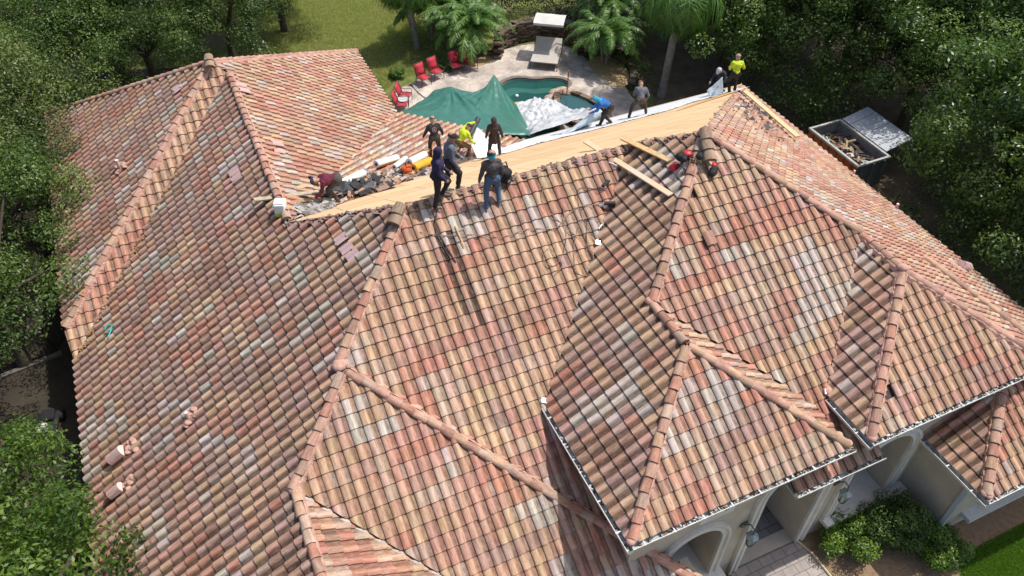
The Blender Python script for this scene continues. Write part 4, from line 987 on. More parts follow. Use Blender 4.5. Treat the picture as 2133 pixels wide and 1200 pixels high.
def hedge(x0, y0, x1, y1, h, wd, label, m=HEDM, seed=0, name='hedge', size=.06, nper=420, group=None, cat='hedge'):
    L = math.hypot(x1 - x0, y1 - y0); rd = random.Random(seed); cs = []; rs = []; n = int(L / .45)
    for i in range(n):
        for _ in range(3):
            t = (i + rd.random()) / n; cs.append(((x1 - x0) * t + rd.uniform(-.5, .5) * wd, (y1 - y0) * t + rd.uniform(-.3, .3) * wd, h * rd.uniform(.3, .85))); rs.append(h * rd.uniform(.22, .4))
    me = leaf_mesh(name, cs, rs, nper, size, m, seed); o = bpy.data.objects.new(name, me); col.objects.link(o); o.location = (x0, y0, 0)
    tag(o, label, cat, group); return o
hedge(9.5, 26.5, 22.5, 23.0, 2.6, 1.6, 'dark clipped hedge behind the curved stone wall', seed=1, nper=260)
hedge(17.0, 14.2, 18.3, 19.5, 1.0, 1.3, 'green shrub row between the palm bed and the tall palm', m=YOUNG, seed=2, size=.05)
hedge(15.9, 22.5, 19.8, 20.6, 1.3, 1.0, 'dark foliage right of the curved stone wall', seed=3)
# shrubs in front
def shrub(x, y, r, h, m, label, seed, size=.04, nper=3200, group='shrubs by the front wall', z=0):
    rd = random.Random(seed); cs = []; rs = []
    for i in range(26):
        a = rd.uniform(0, 6.3); q = r * .72 * math.sqrt(rd.random()); cs.append((math.cos(a) * q, math.sin(a) * q, h * rd.uniform(.2, .85) * (1 - .3 * q / r))); rs.append(r * rd.uniform(.26, .42))
    me = leaf_mesh('foliage', cs, rs, nper / max(.3, r), size, m, seed); t = empty('shrub', (x, y, z)); tag(t, label, 'shrub', group)
    o = bpy.data.objects.new('foliage', me); col.objects.link(o); o.parent = t
    mb = MB()
    for k in range(5): a = k * 1.3; mb.tube([(0, 0, 0), (math.cos(a) * r * .3, math.sin(a) * r * .3, h * .6)], [.03, .012], 5)
    mb.build('stem', BARK, t, colors=False); return t
GREENB = leaf_mat('box_leaf', (.035, .080, .010), (.095, .185, .024), (.23, .33, .05), .4, .35)
shrub(9.45, -9.35, .95, 1.1, GREENB, 'low bright shrub in front of the niche window', 1)
shrub(10.85, -9.6, 1.05, 1.9, OAK, 'tall dark rounded bush between niche window and wing wall', 2, z=0)
shrub(11.75, -10.6, .85, 1.05, GREENB, 'low bright shrub at the corner of the right wing', 3)
shrub(5.45, -9.4, .6, .9, GREENB, 'small bright shrub left of the entry path', 4)
shrub(8.4, 20.9, .45, .6, GREENB, 'small shrub behind the left pair of red chairs', 6, group='shrubs around the terrace')
shrub(6.2, 21.2, .5, .5, YOUNG, 'low green plant on the lawn beside the terrace', 7, group='shrubs around the terrace')
shrub(4.6, 20.5, .6, .5, GREENB, 'low green plant near the eave by the lawn', 8, group='shrubs around the terrace')
shrub(8.9, 20.7, .5, .9, OAK, 'dark shrub between the two pairs of red chairs', 9, group='shrubs around the terrace')
# clipped lawn patch at the front right: real blades
def grass(name, poly, n, seed, label, m, hgt=.09):
    rg = np.random.default_rng(seed); P = np.array(poly); mn = P.min(0); mx = P.max(0); pts = []
    from mathutils.geometry import intersect_point_tri_2d
    tr = [[Vector(poly[k]) for k in t] for t in tessellate_polygon([[Vector((*p, 0)) for p in poly]])]
    while len(pts) < n:
        q = mn + rg.random(2) * (mx - mn)
        if any(intersect_point_tri_2d(Vector(q), *t) for t in tr): pts.append(q)
    C = np.array(pts); a = rg.random(n) * 6.28; d = np.stack([np.cos(a), np.sin(a)], 1) * .010; l = rg.normal(size=(n, 2)) * .035; h = hgt * (.5 + rg.random(n))
    V = np.zeros((n, 3, 3)); V[:, 0, :2] = C - d; V[:, 1, :2] = C + d; V[:, 2, :2] = C + l; V[:, 2, 2] = h; V[:, :2, 2] = .0
    me = bpy.data.meshes.new(name); me.vertices.add(3 * n); me.vertices.foreach_set('co', V.ravel()); me.loops.add(3 * n); me.loops.foreach_set('vertex_index', np.arange(3 * n, dtype=np.int32))
    me.polygons.add(n); me.polygons.foreach_set('loop_start', np.arange(0, 3 * n, 3, dtype=np.int32)); me.materials.append(m); me.update(calc_edges=True)
    at_ = me.attributes.new('leafv', 'FLOAT', 'FACE'); at_.data.foreach_set('value', rg.random(n).astype(np.float32))
    o = bpy.data.objects.new(name, me); col.objects.link(o); tag(o, label, 'grass', kind='stuff'); return o
GRASSM = leaf_mat('grass_blade', (.08, .17, .02), (.15, .28, .035), (.25, .38, .06), .6, .4)
grass('lawn_grass', [(12.4, -11.05), (17.5, -11.05), (17.5, -14), (10.8, -14), (10.9, -12.4)], 90000, 1, 'mown green grass in front of the right wing', GRASSM)
DRYG = leaf_mat('yard_blade', (.22, .24, .06), (.36, .37, .12), (.50, .46, .22), .7, .4)
grass('lawn_grass', [(-1, 21), (4.3, 19.4), (6.0, 20.8), (9.4, 21.6), (9.6, 26), (8, 36), (2, 36), (1, 29)], 110000, 2, 'sunlit yellowish lawn behind the left wing', DRYG, .08)
# palms
FROND = leaf_mat('palm_leaflet', (.030, .085, .012), (.085, .190, .030), (.19, .30, .07), .4, .35)
def frond_mb(mb_V, base, az, L, rise, droop, seed, nl=34, ll=.55, wv=.022, hang=1.0):
    rd = random.Random(seed); V = []; pts = []
    d = Vector((math.cos(az), math.sin(az), 0)); p = Vector(base); ang = rise
    for k in range(nl + 1):
        pts.append(p.copy()); p = p + (d * math.cos(ang) + Vector((0, 0, math.sin(ang)))) * (L / nl); ang -= droop / nl * (1 + k / nl)
    sd = Vector((-d.y, d.x, 0)); out = []
    for k in range(3, nl):
        tg = (pts[k + 1] - pts[k]).normalized(); up = sd.cross(tg); f = math.sin(math.pi * (k / nl) ** .8) ** .6
        for sgn in (-1, 1):
            for rep in ((0, 1) if hang > .8 else (0,)):
                l = ll * f * rd.uniform(.8, 1.1); dr = (sd * sgn * .85 + tg * .5 + up * rd.uniform(-.1, .4)).normalized()
                q0 = pts[k] + tg * (rep * L / nl * .5); q1 = q0 + dr * l * .5; q2 = q0 + dr * l + Vector((0, 0, -l * rd.uniform(.25, .7) * hang))
                w_ = tg * wv; out.append((q0 - w_ * .6, q0 + w_ * .6, q1 + w_, q1 - w_)); out.append((q1 - w_, q1 + w_, q2 + w_ * .15, q2 - w_ * .15))
    mb_V += out; return pts
def palm(x, y, hz, nf, L, label, seed, group, trunk=True, tr=.17, droop=2.0, ll=.5, multi=0, rise0=(.2, 1.2), lean=(0, 0)):
    t = empty('palm', (x, y, 0)); tag(t, label, 'palm', group); rd = random.Random(seed)
    heads = [(lean[0], lean[1], hz)] if not multi else [(math.cos(k * 2.3) * .5 * rd.uniform(.5, 1.3), math.sin(k * 2.3) * .5 * rd.uniform(.5, 1.3), hz * rd.uniform(.75, 1.1)) for k in range(multi)]
    for hi, h in enumerate(heads):
        Q = []; rach = MB()
        for k in range(nf):
            az = k * 2.39996 + rd.uniform(-.2, .2); rs_ = rd.uniform(*rise0)
            pp = frond_mb(Q, h, az, L * rd.uniform(.85, 1.1), rs_, droop * rd.uniform(.8, 1.15), seed * 100 + k, ll=ll, hang=1.0 if not multi else .35, wv=.022 if not multi else .034)
            rach.tube(pp[::3], [.022] + [.014] * (len(pp[::3]) - 1), 4, cap=False)
        me = bpy.data.meshes.new('fronds'); n = len(Q); V = np.array([[tuple(v) for v in q] for q in Q], dtype=np.float32)
        me.vertices.add(4 * n); me.vertices.foreach_set('co', V.ravel()); me.loops.add(4 * n); me.loops.foreach_set('vertex_index', np.arange(4 * n, dtype=np.int32)); me.polygons.add(n); me.polygons.foreach_set('loop_start', np.arange(0, 4 * n, 4, dtype=np.int32))
        me.materials.append(FROND); me.update(calc_edges=True); at_ = me.attributes.new('leafv', 'FLOAT', 'FACE'); at_.data.foreach_set('value', np.clip(np.random.default_rng(seed + hi).normal(.5, .22, n), 0, 1).astype(np.float32))
        o = bpy.data.objects.new('crown', me); col.objects.link(o); o.parent = t
        ra = rach.build('frond_stem', mat('frond_rib', (.22, .26, .08), .6) if not bpy.data.materials.get('frond_rib') else bpy.data.materials['frond_rib'], o, colors=False)
        mb = MB(); b0 = Vector((0, 0, 0)) if not multi else Vector((h[0] * .3, h[1] * .3, 0))
        nn = 9; pts = [b0.lerp(Vector(h), k / nn) + Vector((0, 0, 0)) for k in range(nn + 1)]
        mb.tube(pts, [tr * (1.35 if k == 0 else 1 + .05 * (k % 2)) for k in range(nn + 1)], 10); mb.build('trunk', PTR, t, colors=False)
    return t
PTR = mat('palm_trunk', (.30, .275, .245), .9, noise=(4, .5), bump=(10, .5))
GP = 'tall palms around the terrace'; GC = 'clumping palms around the terrace'
palm(17.9, 14.0, 5.5, 26, 3.5, 'tall palm with drooping fronds and smooth trunk right of the pool', 3, GP, tr=.19, ll=.95, droop=3.0, rise0=(-.1, .9), lean=(.25, -.1))
palm(8.2, 23.7, 4.3, 22, 2.9, 'palm standing on the lawn edge left of the clumping palms', 4, GP, tr=.17, ll=.9, droop=3.0, rise0=(-.1, .8), lean=(-.6, -.2))
palm(20.4, 21.8, 7.0, 16, 3.0, 'tall palm behind, only its thin trunk seen at the top edge', 5, GP, tr=.15, ll=.7, droop=2.4)
palm(10.4, 22.0, 1.8, 22, 2.5, 'bushy clumping palm left of the curved stone wall, nearest the chairs', 6, GC, multi=3, tr=.06, ll=.42, droop=1.35, rise0=(.3, 1.4))
palm(9.2, 24.2, 2.3, 20, 2.5, 'bushy clumping palm further back beside the palm trunk', 7, GC, multi=3, tr=.06, ll=.42, droop=1.35, rise0=(.3, 1.4))
palm(11.6, 24.4, 2.4, 20, 2.4, 'bushy clumping palm in the back row left of the stone wall', 8, GC, multi=2, tr=.06, ll=.42, droop=1.35, rise0=(.3, 1.4))
palm(16.8, 17.9, 2.0, 18, 2.2, 'clumping palm rising from the straw-mulched bed', 9, GC, multi=3, tr=.055, ll=.4, droop=1.4, rise0=(.3, 1.3))
palm(18.0, 20.3, 2.4, 20, 2.5, 'dark clumping palm right of the curved stone wall', 10, GC, multi=3, tr=.06, ll=.42, droop=1.4, rise0=(.3, 1.3))
palm(19.8, 22.8, 2.4, 20, 2.5, 'clumping palm in front of the hedge at the top', 11, GC, multi=2, tr=.06, ll=.42, droop=1.4, rise0=(.3, 1.3))
pst = MB(); pst.tube([(0, 0, 0), (0, 0, 3.2)], .07, 10); pst.ball((0, 0, 3.22), .09); o = pst.build('post', mat('galvanised_pole', (.35, .37, .38), .5, .3), None, (18.3, 25.2, 0)); tag(o, 'thin grey pole in front of the dark hedge at the top edge', 'pole')
# ------------------------------------------------------------------ people
SKIN = mat('skin', (.42, .235, .15), .6); LEATHER = mat('tan_boot', (.33, .21, .11), .7); BLK = mat('black_cloth', (.025, .023, .026), .85, noise=(9, .3))
_M = {}
def cloth(name, c):
    if name not in _M: _M[name] = mat(name, c, .85, noise=(7, .25), bump=(16, .4))
    return _M[name]
def ik(a, b, l1, l2, bend):
    a = Vector(a); b = Vector(b); d = b - a; L = d.length
    if L > (l1 + l2) * .998: b = a + d.normalized() * (l1 + l2) * .998; d = b - a; L = d.length
    x = (l1 * l1 - l2 * l2 + L * L) / (2 * L); h = math.sqrt(max(0, l1 * l1 - x * x)); n = d.normalized(); bd = Vector(bend); bd = (bd - n * bd.dot(n)).normalized()
    return a + n * x + bd * h, b
def person(label, fL, fR, heading, hip=(0, 0, .90), lean=0, side=0, headdir=(0, .3, 1), face=(0, 1, -.2), hL=(-.08, .05, -.53), hR=(.08, .05, -.53), shirt=BLK, pants=BLK, shoes=None, hood=None, cap=None, belt=False, scale=1.0, skirt=0, gloves=None, short=False, extra=None, seed=0, elb=None):
    fL = Vector(fL); fR = Vector(fR); o = (fL + fR) / 2; h = R(heading); F = Vector((math.cos(h), math.sin(h), 0)); Rr = Vector((math.sin(h), -math.cos(h), 0))
    t = empty('person', o, h - math.pi / 2); t.scale = (scale,) * 3; tag(t, label, 'person', 'roofing crew working on the roof')
    loc = lambda v: Vector(((v - o).dot(Rr), (v - o).dot(F), (v - o).z)) / scale
    aL = loc(fL) + Vector((0, 0, .09)); aR = loc(fR) + Vector((0, 0, .09))
    hp = Vector((hip[1], hip[0], hip[2])); ln = R(lean); sd = R(side)
    sp = Vector((math.sin(sd), math.sin(ln) * math.cos(sd), math.cos(ln) * math.cos(sd))).normalized()
    ax = Vector((1, 0, 0)); ax = (ax - sp * ax.dot(sp)).normalized(); fw = sp.cross(ax) * -1 if sp.cross(ax).y < 0 and lean < 60 else sp.cross(ax) * -1
    fw = ax.cross(sp) * -1
    chest = hp + sp * .30; neck = hp + sp * .49; hd = Vector(headdir).normalized(); head = neck + hd * .165
    S = []   # segments: p,q,r0,r1,mat
    sh = {-1: hp + sp * .44 - ax * .175, 1: hp + sp * .44 + ax * .175}
    mats = [shirt, pants, shoes or LEATHER, SKIN, hood or SKIN, gloves or SKIN]
    def seg(p, q, r0, r1, m): S.append((Vector(p), Vector(q), r0, r1, m))
    seg(hp - ax * .06, hp + ax * .06, .135, .135, 1); seg(hp, hp + sp * .16, .135, .125, 0); seg(hp + sp * .16, chest + sp * .04, .125, .145, 0)
    seg(chest - ax * .08 + sp * .05, chest + ax * .08 + sp * .05, .125, .125, 0); seg(sh[-1] + ax * .03, sh[1] - ax * .03, .075, .075, 0)
    seg(neck - sp * .06, head, .058, .055, 4 if hood else 3)
    fc = Vector(face).normalized()
    seg(head - hd * .03 , head + hd * .045 - fc * .012, .088 if not hood else .10, .095 if not hood else .108, 4 if hood else 3); seg(head - hd * .06 + fc * .03, head + fc * .035, .06, .07, 3)
    seg(head + fc * .095 - hd * .01, head + fc * .108 - hd * .025, .014, .017, 3)
    if hood: seg(neck - sp * .03 - fc * .03, head - fc * .03, .095, .10, 4)
    for sg, w_ in ((-1, hL), (1, hR)):
        wr = sh[sg] + Vector(w_); bend = elb.get(sg, (sg * .4, -1, -.1)) if elb else (sg * .4, -1, -.1)
        el, wr = ik(sh[sg], wr, .285, .255, bend)
        seg(sh[sg], el, .066, .050, 0); seg(el, wr, .050, .036, 0 if not short else 3)
        d = (wr - el).normalized(); pn = Vector((0, 1, 0)); pn = (pn - d * pn.dot(d)).normalized() if abs(d.y) < .95 else Vector((0, 0, -1)); q = d.cross(pn)
        palm_ = wr + d * .05; seg(wr, palm_, .030, .036, 5)
        for k in range(4):
            b0 = palm_ + pn * (k - 1.5) * .021; m1 = b0 + d * (.05 + .005 * (1 - abs(k - 1.3))) + q * (-.006 * sg); seg(b0, m1, .013, .011, 5); seg(m1, m1 + d * (.032 - .004 * k) - q * .018 * sg, .011, .009, 5)
        seg(wr + d * .025 + pn * .02, wr + d * .07 + pn * .055, .013, .010, 5)
    for sg, an in ((-1, aL), (1, aR)):
        hj = hp + ax * sg * .095; kn, an2 = ik(hj, an, .45, .44, (sg * .15, 1, .1))
        seg(hj, kn, .098, .066, 1); seg(kn, an2, .064, .048, 1)
        tz = -SL * .25 * 0; seg(an2 + Vector((0, -.03, -.045)), an2 + Vector((0, .06, -.048)), .042, .045, 2); seg(an2 + Vector((0, .06, -.048)), an2 + Vector((0, .15, -.055)), .044, .034, 2)
        seg(an2, an2 + Vector((0, 0, -.04)), .05, .045, 2)
    if skirt:
        for k in range(9):
            a = k * 2 * math.pi / 9; v = (ax * math.cos(a) + fw * math.sin(a)); seg(hp + v * .09, hp + v * .15 - Vector((0, 0, skirt)), .07, .05, 0)
    S = [(p, q, r0 * 1.13 if m in (0, 1) and r0 > .03 else r0, r1 * 1.13 if m in (0, 1) and r1 > .03 else r1, m) for p, q, r0, r1, m in S]
    mb = MB()
    for p, q, r0, r1, m in S:
        L = (q - p).length
        if L > 1e-4: mb.tube([p, p.lerp(q, .5), q], [r0, (r0 + r1) / 2, r1], 12)
        mb.ball(p, r0 * 1.0, n=12, q=8); mb.ball(q, r1, n=12, q=8)
    tmp = mb.build('tmp', [], None, colors=False); bm = bmesh.new(); bm.from_mesh(tmp.data); bmesh.ops.remove_doubles(bm, verts=bm.verts, dist=.0005); bm.to_mesh(tmp.data); bm.free()
    rm = tmp.modifiers.new('r', 'REMESH'); rm.mode = 'VOXEL'; rm.voxel_size = .0135; rm.use_smooth_shade = True
    sm_ = tmp.modifiers.new('s', 'SMOOTH'); sm_.factor = .5; sm_.iterations = 4
    dg = bpy.context.evaluated_depsgraph_get(); me = bpy.data.meshes.new_from_object(tmp.evaluated_get(dg)); old = tmp.data; bpy.data.objects.remove(tmp); bpy.data.meshes.remove(old)
    n_p = len(me.polygons); C = np.zeros(n_p * 3); me.polygons.foreach_get('center', C); C = C.reshape(-1, 3); best = np.full(n_p, 9.); mi = np.zeros(n_p, int)
    for p, q, r0, r1, m in S:
        p_ = np.array(p); d = np.array(q - p); L2_ = max(1e-9, d @ d); tt = np.clip(((C - p_) @ d) / L2_, 0, 1); ds = np.linalg.norm(C - p_ - tt[:, None] * d, axis=1) - (r0 + (r1 - r0) * tt); w_ = ds < best; best[w_] = ds[w_]; mi[w_] = m
    if hood:  # face opening
        v = C - np.array(head); ff = (v @ np.array(fc)) > .06; near = np.linalg.norm(v, axis=1) < .15; mi[ff & near] = 3
    # folds in the cloth
    V = np.zeros(len(me.vertices) * 3); me.vertices.foreach_get('co', V); V = V.reshape(-1, 3)
    off = np.array([mnoise.noise(Vector(v * 9) + Vector((seed, 0, 0))) * .012 + abs(mnoise.noise(Vector((v[0] * 14, v[1] * 14, v[2] * 22 + seed)))) * .014 for v in V[:, :]]); Nn = np.zeros(len(V) * 3); me.vertices.foreach_get('normal', Nn); V += Nn.reshape(-1, 3) * off[:, None]; me.vertices.foreach_set('co', V.ravel())
    for m in mats: me.materials.append(m)
    me.polygons.foreach_set('material_index', mi.astype(np.int32)); me.polygons.foreach_set('use_smooth', np.ones(n_p, bool)); me.update()
    b = bpy.data.objects.new('body', me); col.objects.link(b); b.parent = t
    if cap:
        mb = MB(); z = hd; x = fc.cross(z).normalized(); y = z.cross(x); rot = Matrix((x, y, z)).transposed(); V = []; F_ = []
        c0 = head + hd * .035
        for i in range(5):
            a = math.pi / 2 * i / 4
            for k in range(14): b_ = 2 * math.pi * k / 14; V.append(c0 + rot @ Vector((math.cos(b_) * math.cos(a) * .112, math.sin(b_) * math.cos(a) * .122, math.sin(a) * .105)))
        F_ = [(i * 14 + k, i * 14 + (k + 1) % 14, (i + 1) * 14 + (k + 1) % 14, (i + 1) * 14 + k) for i in range(4) for k in range(14)]
        mb.idx(V, F_, sm=True)
        bp_ = [c0 + rot @ Vector((math.cos(a) * .085, .085 + math.sin(a) * .10, .0)) for a in [math.pi * k / 8 for k in range(9)]]
        mb.face(bp_); mb.face([v - hd * .008 for v in bp_][::-1]); mb.build('cap', cap, t, colors=False)
    if belt:
        mb = MB(); pts = [hp + sp * .05 + ax * math.cos(a) * .175 + fw * math.sin(a) * .14 for a in [2 * math.pi * k / 16 for k in range(17)]]
        mb.tube(pts, .022, 6, cap=False)
        for a, s_ in ((.2, .16), (2.9, .16), (4.3, .12)):
            c = hp - Vector((0, 0, .05)) + ax * math.cos(a) * .2 + fw * math.sin(a) * .16; mb.box(c.x, c.y, c.z, .10, .12, s_)
        mb.build('tool_belt', cloth('belt_leather', (.10, .065, .04)), t, colors=False)
    if extra: extra(t, dict(head=head, hp=hp, sp=sp, ax=ax, fw=fw, chest=chest, hd=hd, fc=fc, sh=sh))
    return t
def Mz(x, y): return zp('M', x / K, y / K) * K + Z0 + .08
def Bz(x, y): return zp('B1', x / K, y / K) * K + Z0 + .03
def Cz(x, y): return zp('CH', x / K, y / K) * K + Z0 + .07
def Q(f, x, y, d=0): return (x, y, f(x, y) + d)
away = 65
person('worker in navy hoodie and black trousers facing right, one foot on the bare plywood', Q(Mz, .98, -.08), Q(Mz, .68, -.36), -20, hip=(.02, 0, .93), lean=4, shirt=cloth('navy_knit', (.028, .022, .075)), hood=cloth('navy_knit', (.028, .022, .075)), headdir=(0, .15, 1), face=(0, 1, -.35), hL=(.10, .25, -.42), hR=(.02, .16, -.48), shoes=cloth('dusty_shoe', (.20, .15, .12)), seed=1, skirt=.05)
def shirt_back(t, k):
    pass
person('tall worker in grey long-sleeved shirt with black cap looking down to his right', Q(Bz, 1.22, .30), Q(Bz, 1.52, .16), -15, hip=(-.03, 0, .95), lean=7, shirt=cloth('grey_knit', (.15, .16, .20)), pants=cloth('dark_trousers', (.040, .030, .030)), cap=BLK, headdir=(0, .28, 1), face=(0, .9, -.6), hL=(.03, .22, -.46), hR=(.04, .12, -.50), shoes=cloth('grey_shoe', (.30, .28, .26)), gloves=cloth('grey_glove', (.3, .3, .33)), scale=1.03, seed=2)
def bluewrap(t, k):
    mb = MB(); z = k['hd']; c = k['head'] + z * .0; x = Vector((1, 0, 0)); y = z.cross(x).normalized(); x = y.cross(z)
    V = []
    for h_, r_ in ((-.055, .104), (.02, .116), (.045, .11)):
        for j in range(14): a = 2 * math.pi * j / 14; V.append(c + z * h_ + x * math.cos(a) * r_ + y * math.sin(a) * r_ * 1.06)
    mb.idx(V, [(i * 14 + j, i * 14 + (j + 1) % 14, (i + 1) * 14 + (j + 1) % 14, (i + 1) * 14 + j) for i in range(2) for j in range(14)], sm=True)
    mb.build('headband', cloth('cyan_band', (.03, .42, .55)), t, colors=False)
person('worker in charcoal top, blue jeans and cyan headband seen from behind', Q(Mz, 1.98, -.66), Q(Mz, 2.36, -.60), 78, hip=(.02, .0, .93), lean=3, side=-2, shirt=cloth('charcoal_sweat', (.085, .075, .075)), pants=cloth('blue_denim', (.075, .14, .235)), cap=cloth('dark_cap', (.02, .03, .045)), headdir=(0, .05, 1), face=(.1, 1, -.3), hL=(-.13, .02, -.50), hR=(.09, .10, -.48), extra=bluewrap, shoes=cloth('tan_shoe', (.36, .24, .14)), scale=1.02, seed=3)
def logo(t, k):
    mb = MB(); c = k['chest'] + k['sp'] * .04 - k['fw'] * .158; x = k['ax']; y = k['sp']
    for r_, m, dd in ((.085, 0, 0), (.062, 1, .004), (.03, 0, .008)):
        mb.face([c - k['fw'] * (dd) + x * math.cos(a) * r_ + y * math.sin(a) * r_ * 1.1 for a in [2 * math.pi * j / 16 for j in range(16)]], m=m)
    mb.build('back_print', [cloth('print_grey', (.40, .38, .46)), BLK], t, colors=False)
person('worker in black long-sleeved shirt with a round pale print on the back, carrying scraps', Q(Cz, 3.18, 7.35), Q(Cz, 3.5, 7.15), 80, hip=(.03, 0, .92), lean=14, headdir=(0, .5, .9), face=(0, .7, -.7), hL=(-.20, .10, -.46), hR=(.16, .10, -.46), shirt=BLK, pants=cloth('dark_olive', (.05, .048, .035)), cap=cloth('steel_cap', (.06, .075, .11)), extra=logo, scale=.97, seed=4)
HIV = cloth('hi_vis_lime', (.55, .72, .03))
person('worker in lime hi-vis shirt and brown trousers bending to unroll the white underlayment', Q(Cz, 4.15, 7.35), Q(Cz, 4.5, 7.0), 20, hip=(-.12, 0, .80), lean=38, side=8, headdir=(.05, .9, .75), face=(.1, .8, -.6), hL=(.12, .50, .12), hR=(.05, .22, -.46), shirt=HIV, pants=cloth('brown_canvas', (.17, .095, .045)), cap=BLK, belt=True, scale=.97, gloves=cloth('glove_grey', (.05, .05, .06)), seed=5)
person('worker in dark brown hoodie and long jacket seen from behind on the underlayment edge', Q(Bz, 4.88, 6.0), Q(Bz, 5.22, 5.8), 72, hip=(0, 0, .90), lean=3, headdir=(0, .12, 1), face=(0, 1, -.3), hL=(-.12, .03, -.48), hR=(.13, -.02, -.48), shirt=cloth('brown_hoodie', (.045, .028, .030)), hood=cloth('brown_hoodie', (.045, .028, .030)), skirt=.20, scale=.93, shoes=cloth('tan_boots', (.42, .27, .13)), seed=6)
person('worker in bright blue hooded top bending down towards the left at the eave', Q(Bz, 10.0, 7.0), Q(Bz, 10.3, 6.75), 155, hip=(-.12, 0, .82), lean=62, headdir=(0, 1, .45), face=(0, .8, -.8), hL=(.0, .34, -.38), hR=(.03, .28, -.42), shirt=cloth('bright_blue', (.025, .14, .46)), hood=cloth('teal_hood', (.03, .34, .50)), pants=cloth('dark_work', (.035, .028, .026)), belt=True, scale=1.0, seed=7)
person('worker in grey-blue shirt crouching forward with his back to us at the eave', Q(Bz, 11.25, 6.95), Q(Bz, 11.95, 6.85), 62, hip=(-.08, .03, .80), lean=42, headdir=(-.1, .9, .5), face=(0, .8, -.7), hL=(-.02, .26, -.40), hR=(.14, .10, -.42), shirt=cloth('slate_shirt', (.12, .13, .165)), pants=cloth('umber_work', (.070, .045, .038)), belt=True, cap=cloth('slate_cap', (.10, .10, .11)), scale=.98, seed=8)
person('worker in lime hi-vis T-shirt seen from behind at the far roof corner', Q(Bz, 15.85, 6.8), Q(Bz, 16.2, 6.9), 70, hip=(0, 0, .84), lean=14, headdir=(.1, .5, .9), face=(.2, .8, -.5), hL=(.0, .25, -.35), hR=(.10, .25, -.30), shirt=HIV, pants=cloth('black_shorts', (.02, .02, .022)), cap=cloth('pale_camo', (.30, .28, .22)), scale=1.0, short=True, seed=9)
person('worker in dark clothes and white cap kneeling left of the hi-vis one at the corner', Q(Bz, 16.05, 7.9), Q(Bz, 16.35, 7.7), 200, hip=(-.05, 0, .70), lean=35, headdir=(0, .8, .7), face=(0, .8, -.6), hL=(-.05, .3, -.38), hR=(.05, .28, -.40), shirt=cloth('ink_shirt', (.02, .022, .035)), pants=BLK, cap=cloth('white_cap', (.55, .56, .6)), seed=10)
person('worker in maroon sweater bending over a plank at the left end of the stripped area', Q(Cz, -1.22, 4.05), Q(Cz, -1.0, 3.75), 178, hip=(-.20, 0, .80), lean=80, headdir=(0, 1, .02), face=(0, .45, -1), hL=(-.03, .30, -.42), hR=(-.06, .05, -.52), shirt=cloth('maroon_knit', (.13, .012, .032)), pants=cloth('grey_trouser', (.075, .07, .065)), cap=cloth('navy_cap', (.045, .055, .11)), elb={-1: (-.3, -.2, -.4), 1: (.3, -.4, .2)}, seed=11)
# ------------------------------------------------------------------ roofing materials
WU = mat('white_underlayment', (.78, .79, .80), .5, noise=(3, .18), bump=(2.4, .5), spec=.4)
def under_fn(u, v):
    y1 = 9.1; x = 4.7 + (17.0 - 4.7) * u; y0 = 5.75 + 1.0 * u + .25 * math.sin(u * 9) - .1 * math.sin(u * 23) + (.35 if u < .06 else 0)
    y = y0 + (y1 - y0) * v; return (x, y, Bz(x, y) + .025 + .02 * abs(mnoise.noise(Vector((x * 2.2, y * 1.7, 0)))) + (.05 * abs(mnoise.noise(Vector((x * 5, 2, 4)))) if v < .05 else 0))
o = cloth_grid('white_underlayment', under_fn, 150, 14, WU); tag(o, 'long strip of white underlayment rolled along the eave of the bare plywood', 'underlayment')
def fold_fn(u, v):
    A = Vector((8.6, 7.2, 0)).lerp(Vector((10.15, 7.05, 0)), u); x = A.x - .2 * v; y = A.y + .9 * v; z = Bz(x, y) + .05 + (1 - v * .2) * .75 * (math.sin(u * math.pi * .5) ** 2) * math.sin(math.pi * min(1, v * 1.3 + .12)) + .05 * mnoise.noise(Vector((u * 6, v * 5, 2)))
    return (x, y, z)
o = cloth_grid('lifted_sheet', fold_fn, 24, 16, mat('pale_blue_underlayment', (.60, .70, .76), .45, bump=(3, .4), noise=(2, .2))); tag(o, 'lifted fold of pale underlayment held by the worker in blue', 'underlayment')
def fold2(u, v):
    a = Vector(Q(Cz, 4.75, 6.6, .05)); b = Vector(Q(Bz, 5.9, 6.9, .08)); c = Vector(Q(Cz, 4.7, 7.2, .55)); d = Vector((5.25, 8.0, 5.1))
    p = a.lerp(b, u).lerp(c.lerp(d, u), v); p.z += .04 * mnoise.noise(Vector((u * 5, v * 5, 8))); return p
o = cloth_grid('lifted_sheet', fold2, 16, 16, WU); tag(o, 'white triangle of underlayment pulled tight by the lime-shirted bending worker', 'underlayment')
mb = MB(); mb.tube([(0, 0, 0), (.55, .45, .35)], .10, 12, m=0); mb.tube([(-.02, -.016, -.012), (.57, .466, .362)], .04, 10, m=1)
o = mb.build('underlayment_roll', [mat('black_roll', (.045, .05, .055), .5), WU], None, (4.75, 7.45, Cz(4.75, 7.45) + .85), colors=False); tag(o, 'dark rolled end of the underlayment in the lime-shirted worker’s hands', 'roll')
def lifted3(u, v):
    x = 15.35 + .55 * u; y = 7.35 + .25 * v - .15 * u; return (x, y, Bz(x, y) + .05 + .75 * v * (.35 + .65 * u) + .04 * mnoise.noise(Vector((u * 4, v * 4, 5))))
o = cloth_grid('lifted_sheet', lifted3, 12, 12, bpy.data.materials['pale_blue_underlayment']); tag(o, 'pale blue sheet held up between the two workers at the far corner', 'underlayment')
